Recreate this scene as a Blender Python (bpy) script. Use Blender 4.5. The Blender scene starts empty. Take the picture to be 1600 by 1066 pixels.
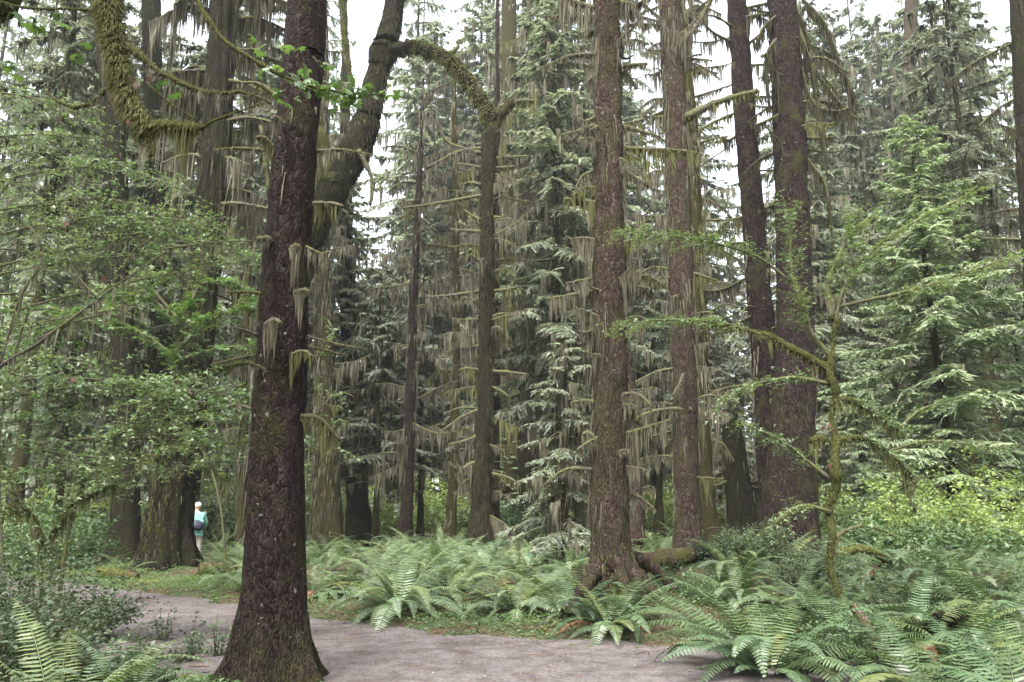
import bpy, bmesh, math, random
import numpy as np
from mathutils import Vector, Matrix

# ------------------------------------------------------------------ camera, sky, sun, exposure
scene = bpy.context.scene
col = scene.collection
F = 1244.0                       # focal length in photo pixels (1600 wide)
PITCH = math.atan(267.0 / F)
CAM_H = 1.62
cam_d = bpy.data.cameras.new('camera'); cam = bpy.data.objects.new('camera', cam_d); col.objects.link(cam)
cam_d.sensor_width = 36.0; cam_d.lens = 36.0 * F / 1600.0
cam_d.clip_start = 0.05; cam_d.clip_end = 3000
cam.location = (0, 0, CAM_H); cam.rotation_euler = (math.pi / 2 + PITCH, 0, 0)
scene.camera = cam

SUN_EL, SUN_AZ = math.radians(55), math.radians(205)     # azimuth from +Y towards +X
world = bpy.data.worlds.new('World'); scene.world = world; world.use_nodes = True
wn, wl = world.node_tree.nodes, world.node_tree.links
wn.clear()
w_out = wn.new('ShaderNodeOutputWorld'); w_bg = wn.new('ShaderNodeBackground')
w_sky = wn.new('ShaderNodeTexSky'); w_sky.sky_type = 'NISHITA'; w_sky.sun_disc = False
w_sky.sun_elevation = SUN_EL; w_sky.sun_rotation = SUN_AZ
w_sky.air_density = 1.0; w_sky.dust_density = 4.0; w_sky.ozone_density = 1.0
w_hsv = wn.new('ShaderNodeHueSaturation'); w_hsv.inputs['Saturation'].default_value = 0.32
wl.new(w_sky.outputs[0], w_hsv.inputs['Color']); wl.new(w_hsv.outputs[0], w_bg.inputs['Color'])
w_bg.inputs['Strength'].default_value = 0.15
wl.new(w_bg.outputs[0], w_out.inputs[0])

sun_d = bpy.data.lights.new('sun', 'SUN'); sun_d.energy = 1.5; sun_d.angle = math.radians(25); sun_d.color = (1, 0.98, 0.95)
sun = bpy.data.objects.new('sun', sun_d); col.objects.link(sun); sun.location = (0, 0, 40)
sdir = Vector((math.sin(SUN_AZ) * math.cos(SUN_EL), math.cos(SUN_AZ) * math.cos(SUN_EL), math.sin(SUN_EL)))
sun.rotation_euler = sdir.to_track_quat('Z', 'Y').to_euler()

scene.view_settings.view_transform = 'Standard'; scene.view_settings.look = 'None'
scene.view_settings.gamma = 1.0; scene.view_settings.use_curve_mapping = False
scene.view_settings.exposure = 2.6
cy = scene.cycles
cy.max_bounces = 8; cy.diffuse_bounces = 6; cy.glossy_bounces = 2; cy.transmission_bounces = 4
cy.transparent_max_bounces = 8; cy.volume_bounces = 1
cy.caustics_reflective = False; cy.caustics_refractive = False

# ------------------------------------------------------------------ helpers
R_ = lambda s: np.random.default_rng(s)
CAM = np.array([0, 0, CAM_H])
CP, SP = math.cos(PITCH), math.sin(PITCH)

def ray(px, py):
    dx, dv = (px - 800.0) / F, (533.0 - py) / F
    return np.array([dx, CP - dv * SP, SP + dv * CP])

def P(px, py, Y):
    d = ray(px, py); return CAM + d * (Y / d[1])

def PX(px, py, Y):               # metres per photo pixel there
    return Y / ray(px, py)[1] / F

def unit(a):
    return a / np.maximum(np.linalg.norm(a, axis=-1, keepdims=True), 1e-9)

def _hash(i, j, k):
    n = (i.astype(np.int64) * 374761393 + j.astype(np.int64) * 668265263 + k.astype(np.int64) * 2147483647) & 0xffffffff
    n = ((n ^ (n >> 13)) * 1274126177) & 0xffffffff
    n = n ^ (n >> 16)
    return (n & 0xffff) / 65535.0

def vnoise(p):
    p = np.asarray(p, float); f = np.floor(p); t = p - f; t = t * t * (3 - 2 * t); f = f.astype(np.int64)
    r = 0
    for a in (0, 1):
        for b in (0, 1):
            for c in (0, 1):
                w = (t[..., 0] if a else 1 - t[..., 0]) * (t[..., 1] if b else 1 - t[..., 1]) * (t[..., 2] if c else 1 - t[..., 2])
                r = r + w * _hash(f[..., 0] + a, f[..., 1] + b, f[..., 2] + c)
    return r * 2 - 1

def fbm(p, o=3):
    s, a, r = 1.0, 1.0, 0
    for _ in range(o):
        r = r + a * vnoise(np.asarray(p) * s + 17.3 * s); s *= 2.03; a *= 0.5
    return r

def smooth_path(pts, n):
    """Catmull-Rom resampling of rows (any width) to n rows."""
    p = np.asarray(pts, float)
    if len(p) < 3:
        t = np.linspace(0, 1, n)[:, None]; return p[0] * (1 - t) + p[-1] * t
    seg = np.linalg.norm(np.diff(p[:, :3], axis=0), axis=1); s = np.r_[0, np.cumsum(seg)]
    q = np.vstack([2 * p[0] - p[1], p, 2 * p[-1] - p[-2]])
    u = np.linspace(0, s[-1], n); k = np.clip(np.searchsorted(s, u, 'right') - 1, 0, len(p) - 2)
    t = ((u - s[k]) / np.maximum(seg[k], 1e-9))[:, None]
    a, b, c, d = q[k], q[k + 1], q[k + 2], q[k + 3]
    return 0.5 * (2 * b + (c - a) * t + (2 * a - 5 * b + 4 * c - d) * t ** 2 + (3 * b - a - 3 * c + d) * t ** 3)

class MB:
    """collects vertices and faces; build() links them as one mesh object"""
    def __init__(s): s.V = []; s.Q = []; s.T = []; s.n = 0
    def add(s, V, Q=None, T=None):
        V = np.asarray(V, float).reshape(-1, 3)
        if Q is not None and len(Q): s.Q.append(np.asarray(Q, np.int64).reshape(-1, 4) + s.n)
        if T is not None and len(T): s.T.append(np.asarray(T, np.int64).reshape(-1, 3) + s.n)
        s.V.append(V); s.n += len(V); return s
    def mesh(s, name, mat, origin=(0, 0, 0), smooth=False):
        me = bpy.data.meshes.new(name)
        V = np.vstack(s.V) - np.asarray(origin, float)
        Q = np.vstack(s.Q) if s.Q else np.zeros((0, 4), np.int64); T = np.vstack(s.T) if s.T else np.zeros((0, 3), np.int64)
        me.vertices.add(len(V)); me.vertices.foreach_set('co', V.astype(np.float32).ravel())
        nl = Q.size + T.size; me.loops.add(nl); me.loops.foreach_set('vertex_index', np.r_[Q.ravel(), T.ravel()].astype(np.int32))
        npg = len(Q) + len(T); me.polygons.add(npg)
        st = np.r_[np.arange(len(Q)) * 4, len(Q) * 4 + np.arange(len(T)) * 3].astype(np.int32)
        me.polygons.foreach_set('loop_start', st)
        if smooth: me.polygons.foreach_set('use_smooth', np.ones(npg, bool))
        me.update(calc_edges=True); me.validate()
        if mat: me.materials.append(MAT[mat] if isinstance(mat, str) else mat)
        return me
    def build(s, name, mat, parent=None, kind=None, smooth=False, origin=None):
        if origin is None: origin = root_loc(parent) if parent else (0, 0, 0)
        return link(name, s.mesh(name, mat, origin, smooth), parent, kind)

def root_loc(o):
    p = Vector((0, 0, 0))
    while o is not None: p = p + o.location; o = o.parent
    return np.array(p)

def link(name, data, parent=None, kind=None):
    o = bpy.data.objects.new(name, data); col.objects.link(o)
    if parent: o.parent = parent
    if kind: o['kind'] = kind
    return o

def thing(name, label, cat, loc=(0, 0, 0), group=None):
    o = link(name, None); o.location = [float(v) for v in loc]; o.empty_display_size = 0.2
    return tag(o, label, cat, group)

def tag(o, label, cat, group=None):
    o['label'] = label; o['category'] = cat
    if group: o['group'] = group
    return o

def frames(pts):
    t = unit(np.gradient(pts, axis=0))
    ref = np.where(np.abs(t[:, 2:3]) > 0.9, np.array([[1.0, 0, 0]]), np.array([[0, 0, 1.0]]))
    # keep one reference for the whole tube, so that it never twists
    ref = np.repeat(ref[len(ref) // 2][None], len(t), 0)
    bad = np.abs((t * ref).sum(1)) > 0.97
    a = np.cross(ref, t); a[bad] = np.cross(np.array([0.3, 1, 0.1]), t[bad]); a = unit(a)
    return t, a, np.cross(t, a)

def tube(mb, pts, rad, seg=8, rough=0.0, freq=3.0, lobes=None, cap=True):
    """pts (n,3), rad (n,); rough adds radial noise"""
    pts = np.asarray(pts, float); rad = np.asarray(rad, float); n = len(pts)
    t, a, b = frames(pts)
    th = np.linspace(0, 2 * math.pi, seg, endpoint=False)
    ring = a[:, None, :] * np.cos(th)[None, :, None] + b[:, None, :] * np.sin(th)[None, :, None]
    rr = np.repeat(rad[:, None], seg, 1)
    if lobes is not None: rr = rr * lobes(np.linspace(0, 1, n)[:, None], th[None, :], pts)
    if rough:
        q = pts[:, None, :] + ring * rr[..., None]
        rr = rr + rough * fbm(q * np.array([freq, freq, freq * 0.45]), 4)
    V = pts[:, None, :] + ring * rr[..., None]; mb.surf = (V, ring)
    i, j = np.meshgrid(np.arange(n - 1), np.arange(seg), indexing='ij'); j2 = (j + 1) % seg
    Q = np.stack([i * seg + j, i * seg + j2, (i + 1) * seg + j2, (i + 1) * seg + j], -1).reshape(-1, 4)
    V = V.reshape(-1, 3); T = None
    if cap:
        V = np.vstack([V, pts[0], pts[-1]]); k = np.arange(seg); k2 = (k + 1) % seg
        T = np.vstack([np.stack([np.full(seg, n * seg), k2, k], 1), np.stack([np.full(seg, n * seg + 1), (n - 1) * seg + k, (n - 1) * seg + k2], 1)])
    mb.add(V, Q, T); return mb

def ribbons(mb, pts, wid, wdir):
    """pts (n,k,3) centre lines, wid (n,k) widths, wdir (n,3) width directions; last width 0 makes a point"""
    n, k = pts.shape[:2]
    h = wdir[:, None, :] * (wid * 0.5)[..., None]
    V = np.stack([pts - h, pts + h], 2).reshape(-1, 3)             # n,k,2
    b = (np.arange(n) * k * 2)[:, None]; j = np.arange(k - 1)[None] * 2
    Q = np.stack([b + j, b + j + 1, b + j + 3, b + j + 2], -1).reshape(-1, 4)
    mb.add(V, Q); return mb

def strands(mb, base, length, width, rng, segs=3, sway=0.12, lean=None):
    """hanging moss strips"""
    n = len(base)
    if n == 0: return mb
    if np.median(width) > .015: segs = 2
    s = np.linspace(0, 1, segs + 1)
    th = rng.uniform(0, 2 * math.pi, n); side = np.stack([np.cos(th), np.sin(th), np.zeros(n)], 1)
    ph = rng.uniform(0, 6.3, n); amp = rng.normal(0, sway, n) * length
    p = base[:, None, :] + np.zeros((n, segs + 1, 3))
    p[..., 2] -= length[:, None] * s
    off = amp[:, None] * s ** 1.5 + 0.03 * length[:, None] * np.sin(ph[:, None] + s * 5)
    p += np.stack([np.sin(th), -np.cos(th), np.zeros(n)], 1)[:, None, :] * off[..., None]
    if lean is not None: p += lean[:, None, :] * (s ** 1.2)[None, :, None]
    w = np.asarray(width)[:, None] * (1 - 0.92 * s ** 1.6)[None] * (1 + 0.35 * np.sin(ph[:, None] * 3 + s * 7))
    return ribbons(mb, p, w, side)

def scatter(mb, tmpl, pos, Ydir, N, size):
    """copies a leaf template (x across, y along, z normal) to n places"""
    tv, tf = tmpl; tv = np.asarray(tv, float); n, k = len(pos), len(tv)
    if n == 0: return mb
    Yd = unit(Ydir); X = unit(np.cross(Yd, N)); Z = np.cross(X, Yd)
    s = np.broadcast_to(np.asarray(size, float), (n,))[:, None, None]
    V = pos[:, None, :] + s * (tv[None, :, 0:1] * X[:, None, :] + tv[None, :, 1:2] * Yd[:, None, :] + tv[None, :, 2:3] * Z[:, None, :])
    for fs in (3, 4):
        f = np.array([q for q in tf if len(q) == fs], np.int64)
        if len(f):
            idx = (np.arange(n) * k)[:, None, None] + f[None]
            if fs == 3: mb.T.append(idx.reshape(-1, 3) + mb.n)
            else: mb.Q.append(idx.reshape(-1, 4) + mb.n)
    mb.V.append(V.reshape(-1, 3)); mb.n += n * k
    return mb

LEAF_OVAL = ([(0, 0, 0), (-.27, .42, .07), (0, .45, 0), (.27, .42, .07), (0, 1, -.06)], [(0, 2, 1), (0, 3, 2), (1, 2, 4), (2, 3, 4)])
LEAF_DIAMOND = ([(0, 0, 0), (-.26, .45, .06), (.26, .45, .06), (0, 1, -.04)], [(0, 2, 3), (0, 3, 1)])
def palm(nl, depth, droop=.12):
    v = [(0, .12, 0)]; m = nl * 2 - 1
    for i in range(m):
        a = math.radians(-125 + 250 * i / (m - 1)); r = (0.62 + 0.38 * math.cos(a / 2)) if i % 2 == 0 else depth
        v.append((math.sin(a) * r * .62, .12 + math.cos(a) * r * .62, -droop * r * r + (.04 if i % 2 else 0)))
    return v, [(0, i + 1, i + 2) for i in range(m - 1)]
LEAF_TRI = palm(3, .36); LEAF_PALM = palm(5, .42); LEAF_PALM7 = palm(7, .66, .22)

# ------------------------------------------------------------------ materials
MAT = {}
def nmat(name):
    m = bpy.data.materials.new(name); m.use_nodes = True; MAT[name] = m
    nt = m.node_tree; b = nt.nodes['Principled BSDF']; return m, nt.nodes, nt.links, b

def ramp(n, stops):
    r = n.new('ShaderNodeValToRGB'); e = r.color_ramp.elements
    while len(e) < len(stops): e.new(0.5)
    for q, (p, c) in zip(e, stops): q.position = p; q.color = (*c, 1)
    return r

def leaf_mat(name, cols, rough=.45, trans=.35, spec=.5, patch=0.0, tcol=None, plant=None):
    """colour varies leaf by leaf; light passes through the blade"""
    m, n, l, b = nmat(name)
    g = n.new('ShaderNodeNewGeometry')
    r = ramp(n, [(i / (len(cols) - 1), c) for i, c in enumerate(cols)])
    if patch:
        tc = n.new('ShaderNodeTexCoord'); nz = n.new('ShaderNodeTexNoise'); nz.inputs['Scale'].default_value = patch
        l.new(tc.outputs['Object'], nz.inputs['Vector'])
        mx = n.new('ShaderNodeMath'); mx.operation = 'MULTIPLY_ADD'; mx.inputs[1].default_value = .55; mx.use_clamp = True
        sb = n.new('ShaderNodeMath'); sb.operation = 'MULTIPLY_ADD'; sb.inputs[1].default_value = 2.2; sb.inputs[2].default_value = -.87
        l.new(nz.outputs['Fac'], sb.inputs[0]); l.new(g.outputs['Random Per Island'], mx.inputs[0]); l.new(sb.outputs[0], mx.inputs[2])
        l.new(mx.outputs[0], r.inputs['Fac'])
    else:
        l.new(g.outputs['Random Per Island'], r.inputs['Fac'])
    if plant:                                              # every frond its own tint
        oi = n.new('ShaderNodeObjectInfo'); tr = ramp(n, [(i / (len(plant) - 1), q) for i, q in enumerate(plant)]); l.new(oi.outputs['Random'], tr.inputs['Fac'])
        mt_ = n.new('ShaderNodeMixRGB'); mt_.blend_type = 'MULTIPLY'; mt_.inputs['Fac'].default_value = 1; l.new(r.outputs['Color'], mt_.inputs['Color1']); l.new(tr.outputs['Color'], mt_.inputs['Color2']); r = mt_
    l.new(r.outputs[0], b.inputs['Base Color'])
    b.inputs['Roughness'].default_value = rough; b.inputs['Specular IOR Level'].default_value = spec
    if trans:
        t = n.new('ShaderNodeBsdfTranslucent'); mix = n.new('ShaderNodeMixShader'); mix.inputs['Fac'].default_value = trans
        hs = n.new('ShaderNodeMixRGB'); hs.blend_type = 'MULTIPLY'; hs.inputs['Fac'].default_value = 1
        hs.inputs['Color2'].default_value = (*(tcol or (1.25, 1.3, .7)), 1)
        l.new(r.outputs[0], hs.inputs['Color1']); l.new(hs.outputs[0], t.inputs['Color'])
        l.new(b.outputs[0], mix.inputs[1]); l.new(t.outputs[0], mix.inputs[2])
        l.new(mix.outputs[0], n['Material Output'].inputs['Surface'])
    return m

def bark_mat(name, dark, mid, light, moss, mossamt, scale=1.0, bump=.9, lichen=0.0):
    m, n, l, b = nmat(name)
    tc = n.new('ShaderNodeTexCoord'); mp = n.new('ShaderNodeMapping'); mp.inputs['Scale'].default_value = (1, 1, .42)
    l.new(tc.outputs['Object'], mp.inputs['Vector'])
    wz = n.new('ShaderNodeTexNoise'); wz.inputs['Scale'].default_value = 9 * scale; wz.inputs['Detail'].default_value = 3
    l.new(mp.outputs[0], wz.inputs['Vector'])
    ad = n.new('ShaderNodeMixRGB'); ad.blend_type = 'ADD'; ad.inputs['Fac'].default_value = .16 / scale
    l.new(mp.outputs[0], ad.inputs['Color1']); l.new(wz.outputs['Color'], ad.inputs['Color2'])
    vo = n.new('ShaderNodeTexVoronoi'); vo.feature = 'DISTANCE_TO_EDGE'; vo.inputs['Scale'].default_value = 27 * scale
    vc = n.new('ShaderNodeTexVoronoi'); vc.inputs['Scale'].default_value = 27 * scale
    l.new(ad.outputs[0], vo.inputs['Vector']); l.new(ad.outputs[0], vc.inputs['Vector'])
    n2 = n.new('ShaderNodeTexNoise'); n2.inputs['Scale'].default_value = 30 * scale; n2.inputs['Detail'].default_value = 6; n2.inputs['Roughness'].default_value = .7
    l.new(mp.outputs[0], n2.inputs['Vector'])
    n3 = n.new('ShaderNodeTexNoise'); n3.inputs['Scale'].default_value = 2.1; n3.inputs['Detail'].default_value = 5; n3.inputs['Roughness'].default_value = .62
    l.new(tc.outputs['Object'], n3.inputs['Vector'])
    # plate colour: per plate value + fine noise
    sep = n.new('ShaderNodeSeparateColor'); l.new(vc.outputs['Color'], sep.inputs[0])
    av = n.new('ShaderNodeMath'); av.operation = 'MULTIPLY_ADD'; av.inputs[1].default_value = .45
    l.new(sep.outputs[0], av.inputs[0])
    a2 = n.new('ShaderNodeMath'); a2.operation = 'MULTIPLY'; a2.inputs[1].default_value = .62; l.new(n2.outputs['Fac'], a2.inputs[0]); l.new(a2.outputs[0], av.inputs[2])
    r = ramp(n, [(.12, dark), (.5, mid), (.92, light)]); l.new(av.outputs[0], r.inputs['Fac'])
    # darker joints between the plates
    ed = ramp(n, [(0, (.35, .3, .28)), (.09, (1, 1, 1))]); l.new(vo.outputs['Distance'], ed.inputs['Fac'])
    mu = n.new('ShaderNodeMixRGB'); mu.blend_type = 'MULTIPLY'; mu.inputs['Fac'].default_value = .55
    l.new(r.outputs[0], mu.inputs['Color1']); l.new(ed.outputs[0], mu.inputs['Color2'])
    # moss patches
    mr = ramp(n, [(max(0, .62 - mossamt * .5), (0, 0, 0)), (min(1, .76 - mossamt * .4), (1, 1, 1))]); l.new(n3.outputs['Fac'], mr.inputs['Fac'])
    mc = ramp(n, [(.25, tuple(c * .45 for c in moss)), (.75, moss)]); l.new(n2.outputs['Fac'], mc.inputs['Fac'])
    mm = n.new('ShaderNodeMixRGB'); l.new(mr.outputs[0], mm.inputs['Fac']); l.new(mu.outputs[0], mm.inputs['Color1']); l.new(mc.outputs[0], mm.inputs['Color2'])
    last = mm
    if lichen:
        n4 = n.new('ShaderNodeTexNoise'); n4.inputs['Scale'].default_value = 14; n4.inputs['Detail'].default_value = 3; l.new(tc.outputs['Object'], n4.inputs['Vector'])
        lr = ramp(n, [(.70 - lichen * .1, (0, 0, 0)), (.76 - lichen * .1, (1, 1, 1))]); l.new(n4.outputs['Fac'], lr.inputs['Fac'])
        lm = n.new('ShaderNodeMixRGB'); lm.inputs['Color2'].default_value = (.19, .18, .17, 1); l.new(lr.outputs[0], lm.inputs['Fac']); l.new(mm.outputs[0], lm.inputs['Color1']); last = lm
    l.new(last.outputs[0], b.inputs['Base Color'])
    hb = n.new('ShaderNodeMath'); hb.operation = 'MULTIPLY_ADD'; hb.inputs[1].default_value = .5
    sm = ramp(n, [(0, (0, 0, 0)), (.22, (1, 1, 1))]); l.new(vo.outputs['Distance'], sm.inputs['Fac'])
    l.new(sm.outputs[0], hb.inputs[0]); l.new(n2.outputs['Fac'], hb.inputs[2])
    bp = n.new('ShaderNodeBump'); bp.inputs['Strength'].default_value = bump; bp.inputs['Distance'].default_value = .05
    l.new(hb.outputs[0], bp.inputs['Height']); l.new(bp.outputs[0], b.inputs['Normal'])
    b.inputs['Roughness'].default_value = .95; b.inputs['Specular IOR Level'].default_value = .06
    return m

bark_mat('bark_spruce', (.006, .0042, .0037), (.02, .0138, .0124), (.052, .038, .034), (.05, .048, .02), .22, 1.0, 1.0, .2)
bark_mat('bark_spruce_red', (.014, .0095, .0078), (.042, .0285, .0235), (.10, .073, .06), (.06, .053, .028), .36, .9, 1.0, .2)
bark_mat('bark_mossy', (.012, .008, .006), (.032, .022, .0155), (.07, .052, .036), (.045, .042, .017), .72, .7, .9)
bark_mat('bark_dark', (.005, .004, .0033), (.015, .012, .0095), (.038, .03, .024), (.022, .023, .009), .45, .7, .9)
bark_mat('bark_twig', (.03, .025, .022), (.075, .062, .055), (.14, .12, .105), (.11, .115, .05), .5, 2.0, .4)
bark_mat('bark_maple', (.025, .021, .013), (.065, .057, .034), (.12, .11, .065), (.075, .08, .026), 1.0, 1.2, .8)
bark_mat('dead_wood', (.025, .016, .012), (.07, .045, .033), (.15, .11, .09), (.10, .11, .03), .45, .8, .8)

leaf_mat('moss_hang', [(.055, .051, .034), (.125, .115, .082), (.09, .085, .056), (.185, .17, .13)], .9, .3, .1, .8, (1.1, 1.05, .8))
leaf_mat('moss_dark', [(.018, .0175, .009), (.042, .039, .023), (.03, .03, .014), (.066, .06, .038)], .9, .3, .1, .8, (1.1, 1.05, .8))
leaf_mat('moss_green', [(.045, .045, .018), (.105, .105, .045), (.075, .078, .03), (.15, .147, .07)], .9, .3, .1, 1.5, (1.1, 1.15, .6))
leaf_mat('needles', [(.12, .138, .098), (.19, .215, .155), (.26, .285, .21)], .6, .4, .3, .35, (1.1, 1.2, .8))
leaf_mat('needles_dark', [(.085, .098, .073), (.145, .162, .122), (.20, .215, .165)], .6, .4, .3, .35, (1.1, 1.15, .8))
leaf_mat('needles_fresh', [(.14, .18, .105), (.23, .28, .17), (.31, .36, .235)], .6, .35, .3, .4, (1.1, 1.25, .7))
leaf_mat('leaf_maple', [(.05, .085, .032), (.075, .12, .045), (.105, .155, .065)], .5, .36, .5, 0, (1.2, 1.4, .55))
leaf_mat('leaf_vine', [(.055, .095, .04), (.095, .15, .065), (.14, .195, .09), (.18, .21, .11)], .45, .35, .5, .5)
leaf_mat('leaf_yellow', [(.12, .165, .055), (.19, .25, .085), (.27, .32, .13)], .5, .42, .35, .6, (1.2, 1.3, .6))
leaf_mat('leaf_bush', [(.035, .07, .028), (.065, .11, .042), (.10, .15, .065)], .5, .3, .4, .8)
leaf_mat('leaf_salal', [(.025, .04, .02), (.045, .07, .033), (.07, .10, .05), (.10, .105, .055)], .5, .25, .35, 1.2)
leaf_mat('fern', [(.042, .07, .03), (.066, .105, .046), (.09, .13, .062)], .46, .25, .6, 2.0, (1.05, 1.2, .65), [(.6, .64, .62), (1, 1, .95), (1.1, 1.05, .8), (.85, .97, 1), (1.4, 1.05, .6)])
leaf_mat('fern_pale', [(.066, .10, .046), (.10, .142, .07), (.135, .175, .095)], .46, .28, .6, 1.0, (1.05, 1.2, .65), [(.65, .68, .66), (1, 1, .97), (1.1, 1.08, .82), (.95, 1.03, 1.06), (1.35, 1.12, .7)])
leaf_mat('fern_dead', [(.09, .045, .025), (.16, .085, .045), (.22, .13, .07)], .8, .25, .2, 0, (1.1, .9, .6))
leaf_mat('cover', [(.045, .085, .03), (.075, .125, .045), (.105, .155, .06), (.15, .165, .075)], .5, .4, .4, .7, (1.2, 1.4, .5))
leaf_mat('litter', [(.05, .03, .02), (.10, .055, .03), (.17, .11, .065), (.08, .05, .04)], .8, .15, .2)
leaf_mat('red_leaf', [(.05, .025, .018), (.09, .05, .034)], .7, .3, .2)
leaf_mat('pebble', [(.075, .066, .066), (.10, .09, .09), (.15, .14, .14)], .85, 0, .3)

def ground_mat():
    m, n, l, b = nmat('forest_floor')
    tc = n.new('ShaderNodeTexCoord')
    a = n.new('ShaderNodeTexNoise'); a.inputs['Scale'].default_value = .9; a.inputs['Detail'].default_value = 8; a.inputs['Roughness'].default_value = .7
    c = n.new('ShaderNodeTexNoise'); c.inputs['Scale'].default_value = 22; c.inputs['Detail'].default_value = 6; c.inputs['Roughness'].default_value = .75
    for q in (a, c): l.new(tc.outputs['Object'], q.inputs['Vector'])
    g = ramp(n, [(.3, (.02, .032, .014)), (.7, (.07, .10, .042))]); l.new(c.outputs['Fac'], g.inputs['Fac'])
    br = ramp(n, [(.3, (.03, .02, .013)), (.7, (.12, .08, .052))]); l.new(c.outputs['Fac'], br.inputs['Fac'])
    mk = ramp(n, [(.44, (0, 0, 0)), (.56, (1, 1, 1))]); l.new(a.outputs['Fac'], mk.inputs['Fac'])
    mx = n.new('ShaderNodeMixRGB'); l.new(mk.outputs[0], mx.inputs['Fac']); l.new(br.outputs[0], mx.inputs['Color1']); l.new(g.outputs[0], mx.inputs['Color2'])
    l.new(mx.outputs[0], b.inputs['Base Color']); b.inputs['Roughness'].default_value = .95; b.inputs['Specular IOR Level'].default_value = .15
    bp = n.new('ShaderNodeBump'); bp.inputs['Strength'].default_value = 1; bp.inputs['Distance'].default_value = .05; l.new(c.outputs['Fac'], bp.inputs['Height']); l.new(bp.outputs[0], b.inputs['Normal'])
ground_mat()

def path_mat():
    m, n, l, b = nmat('gravel_path')
    tc = n.new('ShaderNodeTexCoord')
    a = n.new('ShaderNodeTexNoise'); a.inputs['Scale'].default_value = 1.1; a.inputs['Detail'].default_value = 6; a.inputs['Roughness'].default_value = .65
    c = n.new('ShaderNodeTexNoise'); c.inputs['Scale'].default_value = 26; c.inputs['Detail'].default_value = 7; c.inputs['Roughness'].default_value = .82
    v = n.new('ShaderNodeTexVoronoi'); v.inputs['Scale'].default_value = 48
    for q in (a, c, v): l.new(tc.outputs['Object'], q.inputs['Vector'])
    big = ramp(n, [(.3, (.066, .052, .045)), (.5, (.106, .096, .092)), (.72, (.118, .103, .097))]); l.new(a.outputs['Fac'], big.inputs['Fac'])
    fine = ramp(n, [(.30, (.42, .39, .38)), (.5, (1, 1, 1)), (.72, (1.45, 1.45, 1.48))]); l.new(c.outputs['Fac'], fine.inputs['Fac'])
    mu = n.new('ShaderNodeMixRGB'); mu.blend_type = 'MULTIPLY'; mu.inputs['Fac'].default_value = .85
    l.new(big.outputs[0], mu.inputs['Color1']); l.new(fine.outputs[0], mu.inputs['Color2'])
    dn = n.new('ShaderNodeTexNoise'); dn.inputs['Scale'].default_value = 3.2; dn.inputs['Detail'].default_value = 7; dn.inputs['Roughness'].default_value = .68; l.new(tc.outputs['Object'], dn.inputs['Vector'])
    dr = ramp(n, [(.40, (.62, .56, .52)), (.56, (1, 1, 1)), (.7, (1.12, 1.12, 1.14))]); l.new(dn.outputs['Fac'], dr.inputs['Fac'])
    dm = n.new('ShaderNodeMixRGB'); dm.blend_type = 'MULTIPLY'; dm.inputs['Fac'].default_value = .8; l.new(mu.outputs[0], dm.inputs['Color1']); l.new(dr.outputs[0], dm.inputs['Color2']); mu = dm
    hs = n.new('ShaderNodeSeparateColor'); l.new(v.outputs['Color'], hs.inputs[0])
    pr = ramp(n, [(0, (.62, .6, .6)), (.6, (1, 1, 1)), (1, (1.35, 1.33, 1.33))]); l.new(hs.outputs[0], pr.inputs['Fac'])
    m2 = n.new('ShaderNodeMixRGB'); m2.blend_type = 'MULTIPLY'; m2.inputs['Fac'].default_value = .6
    l.new(mu.outputs[0], m2.inputs['Color1']); l.new(pr.outputs[0], m2.inputs['Color2'])
    l.new(m2.outputs[0], b.inputs['Base Color']); b.inputs['Roughness'].default_value = .95; b.inputs['Specular IOR Level'].default_value = .1
    bp = n.new('ShaderNodeBump'); bp.inputs['Strength'].default_value = .8; bp.inputs['Distance'].default_value = .012
    l.new(c.outputs['Fac'], bp.inputs['Height']); l.new(bp.outputs[0], b.inputs['Normal'])
path_mat()

def plain(name, c, rough=.8, var=.25, scale=30):
    m, n, l, b = nmat(name)
    tc = n.new('ShaderNodeTexCoord'); z = n.new('ShaderNodeTexNoise'); z.inputs['Scale'].default_value = scale; z.inputs['Detail'].default_value = 4
    l.new(tc.outputs['Object'], z.inputs['Vector'])
    r = ramp(n, [(.3, tuple(q * (1 - var) for q in c)), (.7, tuple(min(1, q * (1 + var)) for q in c))]); l.new(z.outputs['Fac'], r.inputs['Fac'])
    l.new(r.outputs[0], b.inputs['Base Color']); b.inputs['Roughness'].default_value = rough
for nm, c, ro in (('skin', (.52, .27, .2), .55), ('hair_white', (.72, .71, .72), .7), ('jacket_mint', (.16, .36, .28), .8), ('pack_navy', (.018, .022, .045), .6),
                  ('trousers_beige', (.40, .36, .30), .85), ('shoe_tan', (.22, .19, .15), .8), ('eye_dark', (.02, .02, .02), .3), ('lip', (.35, .12, .1), .5)):
    plain(nm, c, ro)

# ------------------------------------------------------------------ ground and path
PATH_C = np.array([(-26, 22.5), (-17, 20.2), (-11.5, 17.6), (-7.6, 14.4), (-4.6, 11.7), (-1.8, 9.75), (1.2, 8.75), (4.0, 7.6), (7.5, 5.0), (11, 1.0), (14, -5)], float)
PATH_W = np.array([1.5, 1.6, 1.9, 2.0, 1.95, 1.85, 1.75, 1.75, 1.7, 1.7, 1.7])
_pc = smooth_path(np.c_[PATH_C, np.zeros(len(PATH_C)), PATH_W], 160)

def path_d(x, y):
    """signed distance to the path edge, metres (negative on the path)"""
    x = np.asarray(x, float); y = np.asarray(y, float); sh = x.shape; x = x.ravel(); y = y.ravel(); out = np.empty(len(x))
    for k in range(0, len(x), 20000):
        d = np.hypot(x[k:k + 20000, None] - _pc[None, :, 0], y[k:k + 20000, None] - _pc[None, :, 1]); i = d.argmin(1)
        out[k:k + 20000] = d[np.arange(len(i)), i] - _pc[i, 3]
    return out.reshape(sh)

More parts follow.
